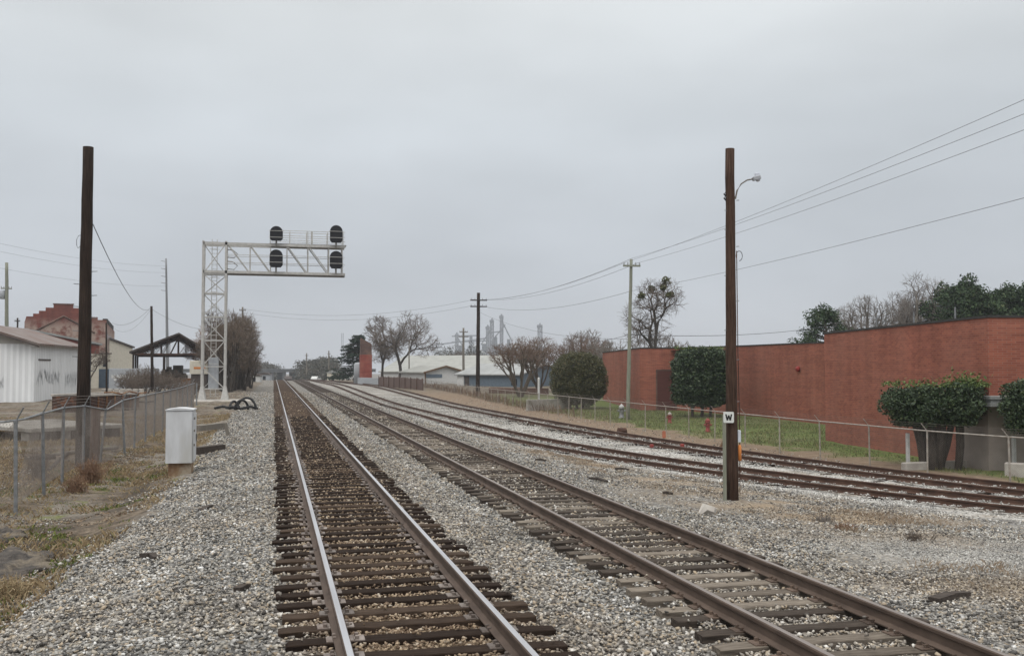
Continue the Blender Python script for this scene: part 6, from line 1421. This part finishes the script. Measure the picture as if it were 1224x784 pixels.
kp = (Xb < wall_x-.2)&(rg.random(n) < zones(Xb, Yb)[2]*.9); blades('lawn_grass', Xb[kp], Yb[kp], .09, .03, island('lawn_blades', [(0,(.055,.075,.02)), (.45,(.095,.12,.034)), (.75,(.16,.16,.06)), (1,(.26,.21,.12))], .8), 9, .6)
n = 60000; Xb = rg.uniform(-9, -2.4, n); Yb = rg.uniform(9, 40, n); lb = np.interp(Yb, [0,12,20,27,45], [-3.2,-3.0,-2.4,-2.1,-2.6]); den = vnoise(Xb, Yb, .7, 111)*.6+vnoise(Xb, Yb, 2.2, 112)*.4
kp = (Xb < lb)&(den > .36); Zb = terrain(Xb, Yb)+.012
kind(link('leaf_litter', leaf_mesh('leaf_litter', np.stack([Xb, Yb, Zb], 1)[kp], .035, M['litter'], .75, 15)), 'stuff')
def weed(label, px, py, h, n, seed, m, z=-.5, spread=.55, cat='weed'):
    p = on(px, py, z); rr = random.Random(seed); t = thing('dried_weed', label, cat, (p.x, p.y, gz(p.x, p.y)), 0, 'weeds along the ditch'); mb = MB()
    for i in range(n):
        a = rr.uniform(0, 6.28); l_ = h*rr.uniform(.5, 1.1); s_ = rr.uniform(.1, 1)*spread; b0 = Vector((rr.gauss(0, .1), rr.gauss(0, .1), -.05))
        e_ = b0+Vector((math.cos(a)*l_*s_, math.sin(a)*l_*s_, l_*(1-.4*s_))); md = (b0+e_)/2+Vector((0, 0, .08*h)); mb.tube([b0, md, e_], [.006,.005,.003], 3, caps=False)
        for q in range(4):
            f = rr.uniform(.4, 1); c_ = b0+(e_-b0)*f; d_ = Vector((rr.gauss(0,1), rr.gauss(0,1), rr.gauss(.2,.7))).normalized()*h*.2; mb.tube([c_, c_+d_], [.004,.003], 3, caps=False)
    mb.build('stems', m, t)
weed('reddish dried weed clump at the foot of the big dark pole', 108, 578, .75, 170, 1, M['weed'])
weed('smaller dried weed clump left of the reddish one', 92, 590, .55, 120, 2, M['weed'])
weed('dried weed tangle behind the first left fence posts', 46, 575, 1.0, 60, 3, M['bark'])
weed('pale dry grass tussock at the lower left corner', 12, 712, .35, 160, 4, M['blade'], -.5, .9)
weed('low green moss clump below the dried weeds', 74, 606, .16, 140, 5, M['blade_green'], -.55, 1.2)
weed('low green weed right of the reddish dried clump', 118, 588, .2, 110, 6, M['blade_green'], -.55, 1.1)
weed('thin grey tuft in the gravel right of the W pole', 985, 622, .25, 60, 7, M['twig_grey'], -.3, .8)
weed('thin brown tuft beside the gravel patch at right', 1010, 632, .22, 50, 8, M['weed'], -.3, .8)
weed('dark weed tuft on the gravel farther right', 1093, 641, .2, 60, 9, M['bark'], -.3, .7)
# dark mud mounds at the left edge
for px, py, s_, lab in ((18, 672, 1.0, 'dark grey mud mound at the lower left edge'), (6, 640, .6, 'smaller black mud lump above the mound at left edge')):
    p = on(px, py, -.5); bm = bmesh.new(); bmesh.ops.create_icosphere(bm, subdivisions=4, radius=1); rr = random.Random(3)
    for v_ in bm.verts:
        nz = float(vnoise(np.array(v_.co.x*2+5), np.array(v_.co.y*2+v_.co.z), 1.6, 71)); v_.co = Vector((v_.co.x*.85*s_, v_.co.y*1.3*s_, v_.co.z*.2*s_))*(0.55+.6*nz)+Vector((rr.gauss(0,.012), rr.gauss(0,.012), rr.gauss(0,.016)))
    me = bpy.data.meshes.new('mud_mound'); bm.to_mesh(me); bm.free(); me.materials.append(M['mud']); me.polygons.foreach_set('use_smooth', [True]*len(me.polygons))
    o = link('mud_mound', me); o.location = (p.x, p.y, gz(p.x, p.y)); tag(o, lab, 'mound', 'mud mounds at the left edge')

# ------------------------------------------------------------------ haze
HAZE = .00036
mb = MB(); mb.box(-880, -35, -14, 1400, 1900, 75); k = NT('haze_air'); t_ = k.t; t_.nodes.remove(k.b)
pv = k.n('ShaderNodeVolumePrincipled'); pv.inputs['Color'].default_value = (.80,.83,.88,1); pv.inputs['Density'].default_value = HAZE; pv.inputs['Anisotropy'].default_value = .1
t_.links.new(pv.outputs[0], t_.nodes['Material Output'].inputs['Volume'])
kind(mb.build('haze', k.m), 'stuff')
